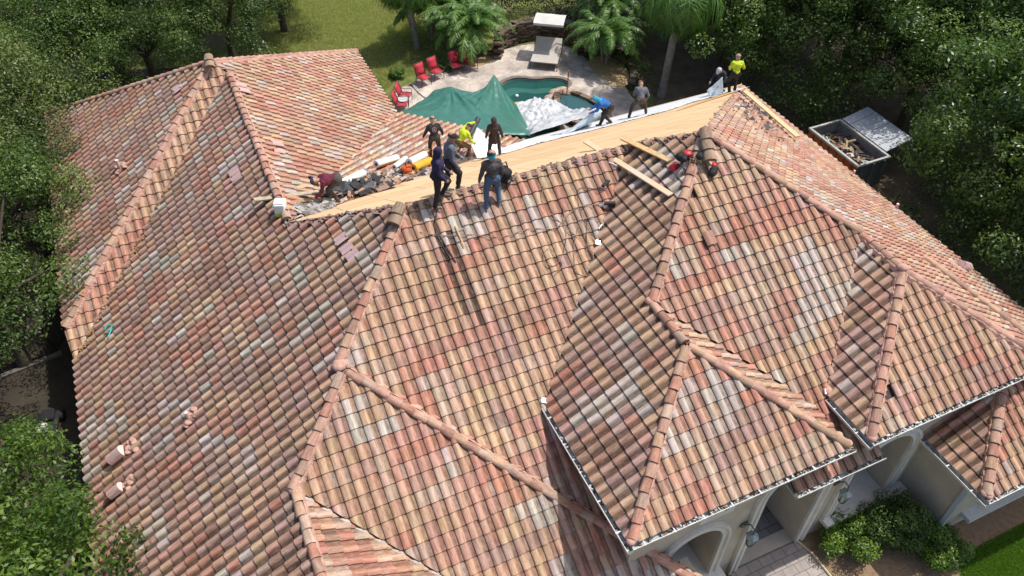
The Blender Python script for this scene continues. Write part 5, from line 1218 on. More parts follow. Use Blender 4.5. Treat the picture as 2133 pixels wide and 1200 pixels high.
def roll(a, b, r, c, label, core=True, wrap=None, cap2=None):
    a = Vector(a); b = Vector(b); t = empty('underlayment_roll', a); tag(t, label, 'roll', 'rolls of underlayment on the low tiled slope'); d = b - a; u = d.normalized()
    mb = MB(); n = 18; ends = []
    sd = u.cross(Vector((0, 0, 1))).normalized(); up = sd.cross(u)
    V = [d * t_ + (sd * math.cos(2 * math.pi * k / n) + up * math.sin(2 * math.pi * k / n)) * r for t_ in (0, .5, 1) for k in range(n)]
    mb.idx(V, [(i * n + k, i * n + (k + 1) % n, (i + 1) * n + (k + 1) % n, (i + 1) * n + k) for i in range(2) for k in range(n)], sm=True)
    for t_, fl_ in ((0, 1), (1, 0)):
        for k in range(n):
            a0, a1 = 2 * math.pi * k / n, 2 * math.pi * (k + 1) / n; f = lambda an, q: d * t_ + (sd * math.cos(an) + up * math.sin(an)) * q
            q = [f(a0, r), f(a1, r), f(a1, r * .45), f(a0, r * .45)]; mb.face(q if fl_ else q[::-1])
    mb.build('sheet', c, t, colors=False)
    mb = MB(); mb.tube([u * .01, d - u * .01], r * .46, 12); mb.build('core', mat('dark_core', (.03, .035, .05), .8) if not bpy.data.materials.get('dark_core') else bpy.data.materials['dark_core'], t, colors=False)
    if wrap:
        mb = MB(); V = []
        for t_ in (.0, 1.):
            for k in range(7): an = -.9 + k * .16; V.append(d * (.02 + .96 * t_) + (sd * math.cos(an) + up * math.sin(an)) * (r + .004))
        mb.idx(V, [(k, k + 1, 8 + k, 7 + k) for k in range(6)]); mb.build('printed_band', wrap, t, colors=False)
    return t
ORG = mat('orange_wrap', (.75, .36, .03), .5, noise=(5, .3)); WR = mat('white_wrap', (.80, .80, .79), .45, noise=(4, .12))
roll(Q(Cz, -.62, 4.95, .16), Q(Cz, .30, 5.75, .16), .13, WR, 'white roll nearest the maroon-shirted worker, lying on black scraps', wrap=None)
roll(Q(Cz, .95, 6.55, .15), Q(Cz, 1.85, 7.10, .15), .13, WR, 'white roll with an orange stripe and open dark core, upper middle', wrap=ORG)
roll(Q(Cz, 1.48, 6.25, .13), Q(Cz, 2.15, 7.05, .13), .10, WR, 'thin white roll between the orange-striped roll and the yellow one')
roll(Q(Cz, 2.05, 6.35, .26), Q(Cz, 2.85, 7.05, .26), .14, WR, 'white roll lying on top of the yellow roll, a broom head at its end')
roll(Q(Cz, 2.10, 6.05, .14), Q(Cz, 2.92, 6.72, .14), .14, mat('yellow_wrap', (.80, .42, .03), .45, noise=(4, .25)), 'bright yellow wrapped roll beside the orange blower')
roll(Q(Cz, 3.55, 6.9, .4), Q(Cz, 4.15, 7.2, .45), .10, WR, 'short white roll behind the worker in the grey shirt', wrap=ORG)
bl = empty('leaf_blower', Q(Cz, 1.75, 5.85)); tag(bl, 'orange leaf blower with a black nozzle lying beside the yellow roll', 'leaf blower')
mb = MB(); mb.ball((.05, .0, .2), .17, n=12, q=8, sc_=(1.1, .9, .95)); mb.box(.12, -.05, .33, .18, .12, .10); mb.build('motor_housing', mat('orange_plastic', (.70, .13, .03), .4), bl, colors=False)
mb = MB(); mb.tube([(0, 0, .2), (-.3, .0, .14), (-.75, -.22, .09)], [.075, .06, .045], 10); mb.build('nozzle', mat('black_plastic', (.02, .02, .022), .45), bl, colors=False)
mb = MB(); mb.tube([(.0, 0, .35), (.05, .0, .45), (.18, -.02, .46), (.24, -.05, .36)], .02, 7); mb.build('handle', bpy.data.materials['black_plastic'], bl, colors=False)
bm_ = empty('push_broom', Q(Cz, 2.95, 7.1, .35), .7); tag(bm_, 'rust-coloured broom head by the end of the white roll', 'broom')
mb = MB(); mb.box(0, 0, .0, .42, .07, .05); mb.build('head', LUMBER, bm_, colors=False)
mb = MB(); r_ = random.Random(2)
for _ in range(160): x = r_.uniform(-.2, .2); y = r_.uniform(-.03, .03); mb.tube([(x, y, 0), (x * 1.15, y * 1.8, -.14)], .006, 3, cap=False)
mb.build('bristles', mat('rust_bristle', (.35, .12, .03), .8), bm_, colors=False)
# debris heaps (torn black felt, broken tile, wood)
def scrap_pile(x0, x1, y0, y1, n, f, seed, label, cols, smin=.06, smax=.32, zz=.1, curl=False, name='debris_heap', ok=None):
    r_ = random.Random(seed); mb = MB()
    for _ in range(n):
        x = r_.uniform(x0, x1); y = r_.uniform(y0, y1)
        if ok and not ok(x, y): continue
        rot = Matrix.Rotation(r_.uniform(0, 6.3), 3, 'Z') @ Matrix.Rotation(r_.uniform(-.5, .5), 3, 'X'); L = r_.uniform(smin, smax)
        mb.box(x - x0, y - y0, f(x, y) - f(x0, y0) + r_.random() * zz + .03, L, L * r_.uniform(.2, .7), r_.uniform(.008, .03), rot, r_.choice(cols))
    o = mb.build(name, SCR, None, (x0, y0, f(x0, y0))); tag(o, label, 'debris', kind='stuff'); return o
SCR = mat('scrap', (1, 1, 1), .85, attr=True, noise=(8, .4))
BK = [(.05, .052, .055), (.08, .08, .082), (.03, .03, .032), (.13, .125, .12)]; TL = [(.50, .30, .2), (.36, .22, .16), (.6, .45, .32), (.45, .42, .38)]
scrap_pile(-1.0, .9, 4.15, 5.35, 130, Cz, 1, 'heap of torn black felt and broken tile beside the maroon worker', BK + TL[:2] + BK, .1, .42, .22)
scrap_pile(.3, 4.6, 5.1, 6.1, 190, Cz, 2, 'strip of broken tile and wood scraps along the plywood edge', TL + BK[:2] + [(.3, .2, .13)], .06, .26, .08)
scrap_pile(-2.4, -1.2, 2.95, 3.7, 70, Cz, 3, 'grey torn underlayment between the cooler and the plywood', [(.42, .41, .38), (.5, .48, .44), (.3, .28, .26), (.2, .17, .15)], .12, .4, .05)
scrap_pile(3.7, 4.7, 6.2, 7.0, 60, Cz, 4, 'dark scraps around the feet of the bending lime-shirted worker', [(.14, .10, .08), (.2, .15, .12), (.1, .08, .07)], .1, .4, .08)
def e1z(x, y): return zp('E1', x / K, y / K) * K + Z0 + .1
scrap_pile(12.6, 16.9, 1.2, 6.6, 130, e1z, 5, 'dark torn felt scraps scattered down the right slope near the top', BK[:2] + [(.2, .15, .12), (.25, .17, .13), (.14, .11, .09)], .06, .30, .01, ok=lambda x, y: y < x - 9.75 and y > x - 12.4)
def felt(pts, label, z=.12, f=Cz, w_=.35, seed=0):
    r_ = random.Random(seed)
    def fn(u, v):
        k = min(len(pts) - 2, int(u * (len(pts) - 1))); t = u * (len(pts) - 1) - k; x = pts[k][0] + (pts[k + 1][0] - pts[k][0]) * t; y = pts[k][1] + (pts[k + 1][1] - pts[k][1]) * t
        y += (v - .5) * w_ * (1 + .4 * mnoise.noise(Vector((u * 5, seed, v * 3)))); x += .12 * mnoise.noise(Vector((u * 6, v * 3, seed)))
        return (x, y, f(x, y) + z + .10 * mnoise.noise(Vector((u * 8, v * 4, seed + 3))))
    o = cloth_grid('felt_sheet', fn, 26, 8, bpy.data.materials['black_felt']); tag(o, label, 'roofing felt'); return o
mat('black_felt', (.065, .068, .07), .7, noise=(3, .5), bump=(4, .5))
felt([(-.25, 4.6), (.2, 4.9), (.75, 5.3)], 'folded sheet of black felt under the nearest white roll', w_=.75, seed=1)
felt([(-2.1, 6.3), (-1.6, 5.7), (-1.2, 5.1)], 'narrow torn strip of black felt left of the maroon worker', w_=.16, seed=2, z=.22)
felt([(-1.55, 4.5), (-1.1, 4.3), (-.8, 4.5)], 'crumpled dark felt below the maroon worker’s chest', w_=.5, seed=3)
# planks
def plank(a, b, wd, th, label, m=LUMBER, name='plank', group='timber planks on the roof'):
    a = Vector(a); b = Vector(b); c = (a + b) / 2; mb = MB(); mb.beam(a - c, b - c, wd, th); o = mb.build(name, m, None, c); bv = o.modifiers.new('b', 'BEVEL'); bv.width = .004; tag(o, label, 'plank', group); return o
plank((5.75, .95, 8.72), (6.42, -2.42, 8.98), .19, .04, 'longest timber plank lying down the tiles with a grey worn middle', mat('worn_lumber', (.62, .42, .22), .75, noise=(1.1, .8, (.50, .46, .40))))
plank((6.45, .15, 9.13), (6.95, -1.45, 9.27), .19, .04, 'shorter timber plank beside the longest one, on the tiles')
plank((16.75, 6.95, 4.42), (15.95, 2.75, 4.98), .20, .05, 'long timber plank lying near the top of the right slope', mat('yellow_lumber', (.70, .52, .27), .75, noise=(1.5, .7, (.55, .42, .25))))
plank((-3.35, 4.05, 7.28), (-1.45, 4.22, 6.86), .16, .045, 'pale plank held by the maroon worker, sticking out to the left', LUMBERW)
plank((-2.4, 3.95, 7.0), (-1.2, 3.85, 6.75), .15, .045, 'brown plank under the pale plank at the maroon worker’s feet', mat('brown_lumber', (.40, .26, .12), .75, noise=(6, .3)))
plank((-2.6, 4.5, 6.93), (-1.75, 4.75, 6.8), .17, .05, 'short fresh timber offcut under the maroon worker’s hand')
# thin orange-tinted wedge laid over the plywood near the corner
def wedge_fn(u, v):
    x = 12.1 + 3.9 * u; y = 5.15 + 1.35 * u + (.02 + .62 * u) * v * .9; return (x, y, Bz(x, y) + .03 + .02 * u)
o = cloth_grid('orange_wedge', wedge_fn, 20, 3, mat('orange_tone', (.62, .36, .14), .75, noise=(2, .25)), th=.012); tag(o, 'long orange-toned wedge on the plywood beside the white underlayment near the corner', 'plywood')
# cooler
cl_ = empty('cooler', (-2.74, 3.30, 7.12), 1.2); tag(cl_, 'small white drinks cooler with a lime lid band left of the plywood', 'cooler')
mb = MB(); mb.box(0, 0, .19, .36, .30, .34); o = mb.build('body', mat('cooler_white', (.78, .80, .78), .4), cl_, colors=False); o.modifiers.new('b', 'BEVEL').width = .03
mb = MB(); mb.box(0, 0, .39, .38, .32, .06); mb.box(0, -.02, .425, .18, .03, .02); o = mb.build('lid', mat('cooler_lid', (.82, .84, .80), .35), cl_, colors=False); o.modifiers.new('b', 'BEVEL').width = .02
mb = MB(); mb.box(-.195, 0, .10, .02, .24, .10); mb.box(0, -.165, .1, .3, .02, .1); mb.build('lime_band', mat('lime_plastic', (.45, .60, .04), .4), cl_, colors=False)
mb = MB(); mb.tube([(-.17, -.13, .36), (-.17, -.13, .47), (-.17, .13, .47), (-.17, .13, .36)], .012, 6); mb.build('handle', bpy.data.materials['black_plastic'], cl_, colors=False)
# black tool bag and nail guns
def kit(name, loc, rz, label, cat, parts, group=None):
    t = empty(name, loc, rz); tag(t, label, cat, group)
    for nm, fn, m in parts:
        mb = MB(); fn(mb); mb.build(nm, m, t, colors=False)
    return t
BP = bpy.data.materials['black_plastic']; MET = mat('steel', (.55, .56, .58), .35, .8); REDP = mat('red_plastic', (.60, .02, .04), .45)
CANV = mat('black_canvas', (.022, .022, .024), .8, noise=(12, .4), bump=(14, .6))
def bagbody(mb):
    r_ = random.Random(3)
    for k in range(9): mb.ball((r_.uniform(-.12, .12), r_.uniform(-.09, .09), .10 + r_.uniform(0, .26)), r_.uniform(.10, .15), n=9, q=6)
kit('tool_bag', (2.72, -.12, Mz(2.72, -.12)), .4, 'bulging black tool bag on the ridge beside the man in jeans', 'tool bag', [('bag', bagbody, CANV), ('strap', lambda mb: mb.tube([(-.12, 0, .35), (-.08, .02, .58), (.08, .02, .58), (.14, 0, .35)], .018, 6), CANV), ('nozzle', lambda mb: mb.tube([(-.15, 0, .2), (-.5, .05, .12)], .03, 8), BP), ('buckle', lambda mb: mb.box(-.05, -.22, .14, .09, .02, .05), MET)])
def gun(mb): mb.box(0, 0, .12, .30, .09, .12); mb.tube([(.05, 0, .1), (.14, 0, -.02)], .035, 7)
def coil(mb): mb.tube([(-.1, .02, .02), (-.1, .02, .12)], .09, 12)
kit('nail_gun', (5.42, -.85, 8.42), .5, 'black and grey nail gun lying where two slopes meet, upper one', 'nail gun', [('body', gun, BP), ('magazine', coil, mat('pink_coil', (.45, .25, .22), .5)), ('nose', lambda mb: mb.box(.22, 0, .08, .12, .05, .05), MET)], 'nail guns on the tiles')
kit('nail_gun', (5.27, -1.38, 8.17), -.4, 'silver and black nail gun lying lower in the same valley', 'nail gun', [('body', gun, BP), ('magazine', coil, MET), ('nose', lambda mb: mb.box(-.22, 0, .08, .16, .06, .06), mat('alloy', (.5, .6, .75), .3, .8))], 'nail guns on the tiles')
kit('hose_coupling', (4.85, -1.75, 7.88), .3, 'small chrome air hose coupling at the lower end of the valley', 'fitting', [('body', lambda mb: mb.tube([(-.12, 0, .03), (.1, .06, .05)], .035, 8), MET)])
def tray(mb):
    mb.box(0, 0, .02, .30, .24, .02)
    for x, y, sx, sy in ((.15, 0, .02, .26), (-.15, 0, .02, .26), (0, .12, .3, .02), (0, -.12, .3, .02)): mb.box(x, y, .09, sx, sy, .14)
kit('nail_tray', (5.98, -.35, 8.66), .5, 'open white plastic box of rusty nails near the planks', 'box', [('tray', tray, WR), ('nails', lambda mb: [mb.box(random.Random(k).uniform(-.1, .1), random.Random(k + 9).uniform(-.08, .08), .06, .08, .01, .01, Matrix.Rotation(k, 3, 'Z')) for k in range(30)], mat('rusty_nails', (.30, .17, .08), .7))])
def satchel(mb):
    r_ = random.Random(6)
    for k in range(10): mb.ball((r_.uniform(-.35, .35), r_.uniform(-.12, .12), .08 + r_.uniform(0, .08)), r_.uniform(.08, .13), n=9, q=6)
kit('harness_bag', (7.30, -1.95, 9.50), -.3, 'black harness bag with a red top slung over the hip cap', 'tool bag', [('bag', satchel, CANV), ('red_pouch', lambda mb: mb.ball((-.15, .05, .20), .11, sc_=(1.2, 1, .6)), REDP), ('webbing', lambda mb: [mb.tube([(-.3 + k * .15, -.2, .05), (-.2 + k * .13, 0, .16), (.1 + k * .1, -.15 - .05 * k, .03)], .016, 5) for k in range(4)], mat('brown_webbing', (.16, .10, .06), .8))])
kit('harness_bag', (7.72, -2.35, 9.22), .8, 'smaller black pouch with a red cap right of the hip', 'tool bag', [('bag', lambda mb: [mb.ball((k * .07 - .1, .02 * (-1) ** k, .08), .10, n=9, q=6) for k in range(4)], CANV), ('red_cap', lambda mb: mb.ball((.18, .03, .12), .09), REDP)])
kit('red_cup', (6.90, -1.75, 9.17), .2, 'dark red cylinder lying left of the hip cap', 'container', [('body', lambda mb: mb.tube([(-.08, 0, .09), (.10, .05, .09)], .10, 12), REDP), ('rim', lambda mb: mb.tube([(.095, .048, .09), (.12, .057, .09)], .105, 12), BP)])
# air hoses and ropes
def hose(pts, r, c, label, f=None, cat='hose', group='air hoses trailing over the tiles'):
    P = []
    for i in range(len(pts) - 1):
        p0 = Vector(pts[max(0, i - 1)]); p1 = Vector(pts[i]); p2 = Vector(pts[i + 1]); p3 = Vector(pts[min(len(pts) - 1, i + 2)])
        for k in range(6):
            t = k / 6; P.append(.5 * ((2 * p1) + (p2 - p0) * t + (2 * p0 - 5 * p1 + 4 * p2 - p3) * t * t + (-p0 + 3 * p1 - 3 * p2 + p3) * t ** 3))
    P.append(Vector(pts[-1])); P = [Vector((p.x, p.y, f(p.x, p.y) + .05)) for p in P]
    o0 = P[0].copy(); mb = MB(); mb.tube([p - o0 for p in P], r, 5); o = mb.build('air_hose', c, None, o0, colors=False); tag(o, label, cat, group); return o
HB = mat('brown_hose', (.27, .17, .11), .6); HK = mat('black_hose', (.03, .028, .026), .5)
hose([(.1, -.75), (.6, -.95), (1.3, -1.1), (2.1, -1.35), (2.9, -1.35), (3.6, -1.5), (4.3, -1.2), (5.0, -1.25)], .011, HB, 'brown air hose running from the left hip cap across the front slope', Mz)
hose([(4.0, -1.1), (3.7, -1.9), (3.2, -2.3), (2.95, -2.1), (3.2, -1.9), (3.4, -2.3), (3.1, -2.5)], .011, HB, 'brown hose ending in a small loop on the front slope', Mz)
hose([(3.7, -.5), (3.5, -.9), (3.9, -1.6), (4.3, -2.2), (4.1, -2.7), (3.7, -2.6), (3.9, -2.0), (4.4, -1.5), (4.9, -1.6)], .010, HB, 'thin hose looping down beside the valley', Mz)
hose([(5.3, -1.0), (4.6, -.8), (4.4, -1.6), (4.7, -2.4), (4.5, -2.9), (4.2, -2.3), (4.5, -1.5)], .010, HK, 'dark hose looping next to the nail guns', Mz)
hose([(.75, -.35), (.55, -.7), (.60, -1.1), (.72, -1.6)], .02, HK, 'black hose hanging below the navy hoodie worker', Mz)
hose([(.62, -.55), (.5, -.9), (.62, -1.5)], .014, HK, 'thin black cord beside the hanging black hose', Mz)
plank((1.02, -.85, Mz(1.02, -.85) + .08), (1.06, -1.35, Mz(1.06, -1.35) + .08), .04, .025, 'small wooden stick lying on the front slope', LUMBER)
kit('rag', (-8.46, 4.4, 3.58), .3, 'small bunched teal strap on the long left slope', 'strap', [('strap', lambda mb: mb.tube([(0, 0, 0), (.15, .1, .08), (.05, .2, .1), (-.1, .1, .06), (.05, -.1, .05), (.15, .05, .09), (-.15, -.25, .02)], .022, 6), mat('teal_strap', (.03, .35, .34), .6))])
# dry leaves caught in the left valley
scv = random.Random(9); mb = MB()
for _ in range(420):
    t = scv.random() ** .6; x = (-2.6 - 6.4 * t + scv.uniform(-.05, .22)) * K; y = (10.6 - 6.4 * t + scv.uniform(-.2, .05)) * K; z = max(zp('L2', x / K, y / K), zp('L1s', x / K, y / K)) * K + Z0 + .09
    if t < .35: continue
    L = scv.uniform(.03, .08); mb.box(x, y, z, L, L * .6, .008, Matrix.Rotation(scv.uniform(0, 6), 3, 'Z') @ Matrix.Rotation(scv.uniform(-.7, .7), 3, 'X'), scv.choice([(.34, .19, .08), (.25, .13, .06), (.42, .27, .12)]))
tag(mb.build('dry_leaves', SCR), 'brown dry leaves gathered in the left valley', 'leaves', kind='stuff')
# ------------------------------------------------------------------ terrace furniture
REDF = mat('red_sling', (.52, .035, .06), .7, noise=(5, .15)); FRM = mat('dark_frame', (.05, .04, .035), .5)
def chair():
    t = empty('patio_chair', (0, 0, 0)); tag(t, 'x', 'chair', 'red sling patio chairs')
    def fr(mb):
        for s_ in (-1, 1):
            x = s_ * .29; mb.tube([(x, .22, 0), (x, .24, .62), (x, -.30, .60)], .018, 6); mb.tube([(x, -.34, 0), (x, -.26, .42), (x, -.46, 1.02)], .018, 6); mb.tube([(x, .24, .42), (x, -.26, .40)], .016, 6)
        mb.tube([(-.29, -.46, 1.02), (.29, -.46, 1.02)], .016, 6); mb.tube([(-.29, .24, .42), (.29, .24, .42)], .016, 6)
    mb = MB(); fr(mb); mb.build('frame', FRM, t, colors=False)
    mb = MB(); V = []; pr = [(.25, .435), (.1, .41), (-.1, .395), (-.26, .41)]
    for y, z in pr: V += [(-.27, y, z), (.27, y, z)]
    mb.idx(V, [(2 * i, 2 * i + 2, 2 * i + 3, 2 * i + 1) for i in range(3)], sm=True); o = mb.build('seat', REDF, t, colors=False); o.modifiers.new('s', 'SOLIDIFY').thickness = .012
    mb = MB(); V = []
    for y, z in ((-.262, .42), (-.33, .6), (-.395, .8), (-.45, 1.0)): V += [(-.27, y, z), (.27, y, z)]
    mb.idx(V, [(2 * i, 2 * i + 2, 2 * i + 3, 2 * i + 1) for i in range(3)], sm=True); o = mb.build('backrest', REDF, t, colors=False); o.modifiers.new('s', 'SOLIDIFY').thickness = .012
    return t
ch0 = chair()
for i, (x, y, z, a, lb) in enumerate(((7.15, 19.7, .14, 195, 'left red chair of the pair at the terrace edge nearest the lawn'), (7.95, 20.0, .14, 195, 'right red chair of the pair nearest the lawn'),
    (9.1, 20.15, .14, 180, 'red chair seen from the front, left of the back pair'), (9.9, 20.1, .14, 205, 'rightmost red chair, beside the clumping palm'), (5.75, 18.55, .07, 235, 'red chair with low back on the lower terrace step'), (5.35, 17.9, .07, 240, 'red chair half hidden by the roof edge'))):
    c = ch0 if i == 0 else copy_tree(ch0); c.location = (x, y, z); c.rotation_euler = (0, 0, R(a)); c['label'] = lb
LN = mat('beige_sling', (.46, .42, .37), .75, noise=(4, .15))
lg = empty('sun_lounger', (13.95, 19.3, .14), R(-35)); tag(lg, 'wide beige double lounger in front of the curved stone wall', 'sun lounger')
mb = MB()
for x in (-.72, .72): mb.tube([(x, -1.0, .0), (x, -.9, .36), (x, .35, .36), (x, 1.0, .80)], .025, 6); mb.tube([(x, .9, 0), (x, .95, .74)], .022, 6)
mb.tube([(-.72, -.9, .36), (.72, -.9, .36)], .022, 6); mb.tube([(-.72, 1.0, .8), (.72, 1.0, .8)], .022, 6); mb.build('frame', FRM, lg, colors=False)
mb = MB(); mb.box(0, -.28, .40, 1.44, 1.3, .05); mb.build('seat', LN, lg, colors=False)
mb = MB(); mb.box(0, .70, .62, 1.44, .80, .05, Matrix.Rotation(R(34), 3, 'X')); mb.build('backrest', LN, lg, colors=False)
for a in (0,):
    mb = MB()
    for x in (-.74, .74): mb.tube([(x, .65, .5), (x, .95, 1.5), (x, .8, 2.02)], .022, 6)
    build_split(mb, 'canopy_pole', FRM, lg, colors=False)
    V = []; mb = MB()
    for j in range(5):
        y = .25 + j * .3; z = 2.08 - (j - 2) ** 2 * .025
        for i in range(5): V.append((-.80 + i * .4, y, z - (.015 * (i % 2))))
    mb.idx(V, [(j * 5 + i, j * 5 + i + 1, (j + 1) * 5 + i + 1, (j + 1) * 5 + i) for j in range(4) for i in range(4)], sm=True)
    mb.face([(-.80, .25, 1.98), (.80, .25, 1.98), (.80, .25, 1.86), (-.80, .25, 1.86)]); mb.face([(-.80, .25, 1.98), (-.80, 1.45, 1.98), (-.80, 1.45, 1.86), (-.80, .25, 1.86)])
    mb.build('canopy', mat('canopy_fabric', (.60, .585, .54), .8, noise=(2, .2)), lg, colors=False)
tb_ = empty('side_table', (5.5, 18.2, .07), .3); tag(tb_, 'small round glass side table between the two lower red chairs', 'table')
mb = MB(); mb.tube([(0, 0, .44), (0, 0, .46)], .26, 20); mb.build('table_top', mat('glass_top', (.55, .6, .58), .15), tb_, colors=False)
for k in range(3):
    mb = MB(); a = k * 2.09; mb.tube([(math.cos(a) * .2, math.sin(a) * .2, 0), (math.cos(a) * .17, math.sin(a) * .17, .44)], .015, 6); mb.build('leg', FRM, tb_, colors=False)
mb = MB(); mb.tube([(0, 0, 0), (.02, 0, 1.15)], .03, 8); mb.tube([(.02, 0, 1.1), (.02, 0, 1.4)], [.05, .03], 8)
o = mb.build('umbrella', mat('rust_fabric', (.45, .17, .07), .8, noise=(4, .3)), None, (13.1, 15.3, .45), colors=False); tag(o, 'thin rust-coloured pole standing on the rocks of the spa', 'pole')
fl_ = empty('pool_float', (10.75, 15.85, .02)); tag(fl_, 'half-sunk amber pool float by the edge of the silver tarp', 'pool float')
mb = MB(); mb.tube([(math.cos(a) * .45, math.sin(a) * .35, .05) for a in [2 * math.pi * k / 20 for k in range(21)]], .09, 8, cap=False); mb.build('ring', mat('amber_vinyl', (.62, .33, .04), .35), fl_, colors=False)
mb = MB(); mb.ball((0, 0, .02), .42, sc_=(1, .8, .12)); mb.build('seat', bpy.data.materials['amber_vinyl'], fl_, colors=False)
mb = MB(); mb.ball((0, 0, .03), .10, sc_=(1, 1, .6)); mb.tube([(0, 0, .05), (0, 0, .1)], .05, 8); o = mb.build('chlorine_floater', mat('white_float', (.7, .8, .8), .4), None, (11.1, 16.9, .02), colors=False); tag(o, 'small white floater on the pool water', 'pool float')
# ------------------------------------------------------------------ dumpster
D = empty('dumpster', (21.7, 5.1, 0), 0); tag(D, 'open grey dump container full of roof debris, its lid folded back', 'dumpster')
GREY = mat('grey_steel_paint', (.30, .32, .32), .6, noise=(3, .4)); RUST = mat('orange_side', (.38, .10, .03), .7, noise=(4, .4))
W2, L2_, H2 = .85, 1.55, 1.62
def dwall(nm, cx, cy, sx, sy, m, ribs):
    mb = MB(); mb.box(cx, cy, .25 + (H2 - .25) / 2, sx, sy, H2 - .25)
    for x, y in ribs: mb.box(x, y, .25 + (H2 - .25) / 2, .07, .07, H2 - .3)
    return mb.build(nm, m, D, colors=False)
dwall('side_wall', -W2, 0, .05, 2 * L2_, RUST, [(-W2 - .05, -L2_ + .3 + k * .5) for k in range(6)])
dwall('side_wall', W2, 0, .05, 2 * L2_, GREY, [(W2 + .05, -L2_ + .3 + k * .5) for k in range(6)])
dwall('end_wall', 0, -L2_, 2 * W2, .05, mat('green_steel', (.12, .15, .15), .6, noise=(4, .3)), [(-.6, -L2_ - .05), (0, -L2_ - .05), (.6, -L2_ - .05)])
dwall('end_wall', 0, L2_, 2 * W2, .05, GREY, [(-.6, L2_ + .05), (.6, L2_ + .05)])
mb = MB(); mb.box(0, 0, .28, 2 * W2, 2 * L2_, .08); mb.build('floor', GREY, D, colors=False)
RIM = mat('pale_rim', (.50, .52, .50), .5, noise=(5, .4))
mb = MB()
for x in (-W2, W2): mb.box(x, 0, H2 + .03, .11, 2 * L2_ + .12, .09)
for y in (-L2_, L2_): mb.box(0, y, H2 + .034, 2 * W2 + .1, .10, .09)
mb.build('rim', RIM, D, colors=False)
mb = MB(); rot = Matrix.Rotation(R(-12), 3, 'Y'); mb.box(W2 + .80, .15, H2 + .22, 1.4, 2 * L2_ * .9, .03, rot)
for y in (-.9, 0, .9): mb.box(W2 + .80, .15 + y, H2 + .26, 1.3, .04, .05, rot)
mb.build('lid', mat('silver_lid', (.50, .53, .56), .6, 0, noise=(1.2, .2)), D, colors=False)
for x in (-.6, .6):
    for y in (-1.2, 1.2): mb = MB(); mb.tube([(x - .08, y, .12), (x + .08, y, .12)], .12, 12); mb.build('wheel', BP, D, colors=False)
mb = MB(); r_ = random.Random(12)
for _ in range(280):
    x = r_.uniform(-.70, .70); y = r_.uniform(-1.3, 1.4); L = r_.uniform(.1, .75); rot = Matrix.Rotation(r_.uniform(0, 6.3), 3, 'Z') @ Matrix.Rotation(r_.uniform(-.5, .5), 3, 'Y')
    mb.box(x, y, 1.05 + r_.random() * .42 - abs(x) * .2 - abs(y) * .1, min(L, .9 * (1.45 - abs(y)) + .1), r_.uniform(.04, .14), r_.uniform(.01, .05), rot, r_.choice([(.12, .08, .06), (.22, .14, .09), (.35, .24, .15), (.07, .06, .05), (.30, .15, .11), (.45, .33, .15), (.55, .53, .5), (.05, .05, .055)]))
mb.ball((-.1, -.35, 1.2), .2, (.6, .66, .7), sc_=(1.3, .9, .5)); mb.box(0, .1, .8, 1.5, 2.4, .5, None, (.05, .045, .04))
o = mb.build('container_debris', SCR, None, (21.7, 5.1, 0)); tag(o, 'heap of broken wood, felt and tile filling the open container', 'debris', kind='stuff')
# ------------------------------------------------------------------ side yard: fence and mower
IRON = mat('black_iron', (.018, .018, .02), .5)
def iron_fence(a, b, label):
    a = Vector((*a, 0)); b = Vector((*b, 0)); d = b - a; L = d.length; t = empty('iron_fence', a, math.atan2(d.y, d.x)); tag(t, label, 'fence', 'black iron fence in the left side yard')
    n = int(L / .12); mb = MB()
    for k in range(1, n): mb.box(k * L / n, 0, .68, .018, .018, 1.25)
    mb.build('pickets', IRON, t, colors=False)['kind'] = 'stuff'
    for z in (.12, 1.1, 1.28): mb = MB(); mb.box(L / 2, 0, z, L, .035, .035); mb.build('rail', IRON, t, colors=False)
    for x in (0, L): mb = MB(); mb.box(x, 0, .72, .07, .07, 1.45); mb.ball((x, 0, 1.48), .045, n=8, q=5); mb.build('post', IRON, t, colors=False)
iron_fence((-14.6, 7.4), (-11.1, 8.0), 'black iron fence panel between the trees and the house, long one'); iron_fence((-11.1, 8.0), (-10.15, 9.5), 'short black iron gate panel next to the left wall')
SW = mat('pale_curb', (.16, .14, .12), .9, noise=(3, .3)); mb = MB(); mb.beam((-14.8, 7.25, .04), (-10.9, 7.9, .04), .18, .1); mb.build('fence_curb', SW)['kind'] = 'structure'
mw = empty('lawn_mower', (-11.4, 4.5, 0), 1.4); tag(mw, 'black riding mower with a white engine cover parked in the side yard', 'mower')
mb = MB(); mb.box(0, 0, .28, 1.05, .62, .16); mb.box(.3, 0, .42, .45, .4, .16); o = mb.build('deck', IRON, mw, colors=False); o.modifiers.new('b', 'BEVEL').width = .04
mb = MB(); mb.box(-.28, .05, .52, .30, .30, .22); o = mb.build('engine_cover', mat('pale_plastic', (.55, .56, .55), .4), mw, colors=False); o.modifiers.new('b', 'BEVEL').width = .05
mb = MB(); mb.tube([(-.45, -.26, .3), (-.95, -.24, .95), (-.95, .24, .95), (-.45, .26, .3)], .02, 7); mb.build('handlebar', MET, mw, colors=False)
for x in (-.42, .42):
    for y in (-.36, .36): mb = MB(); mb.tube([(x, y - .05, .17), (x, y + .05, .17)], .17, 14); mb.build('wheel', BP, mw, colors=False)
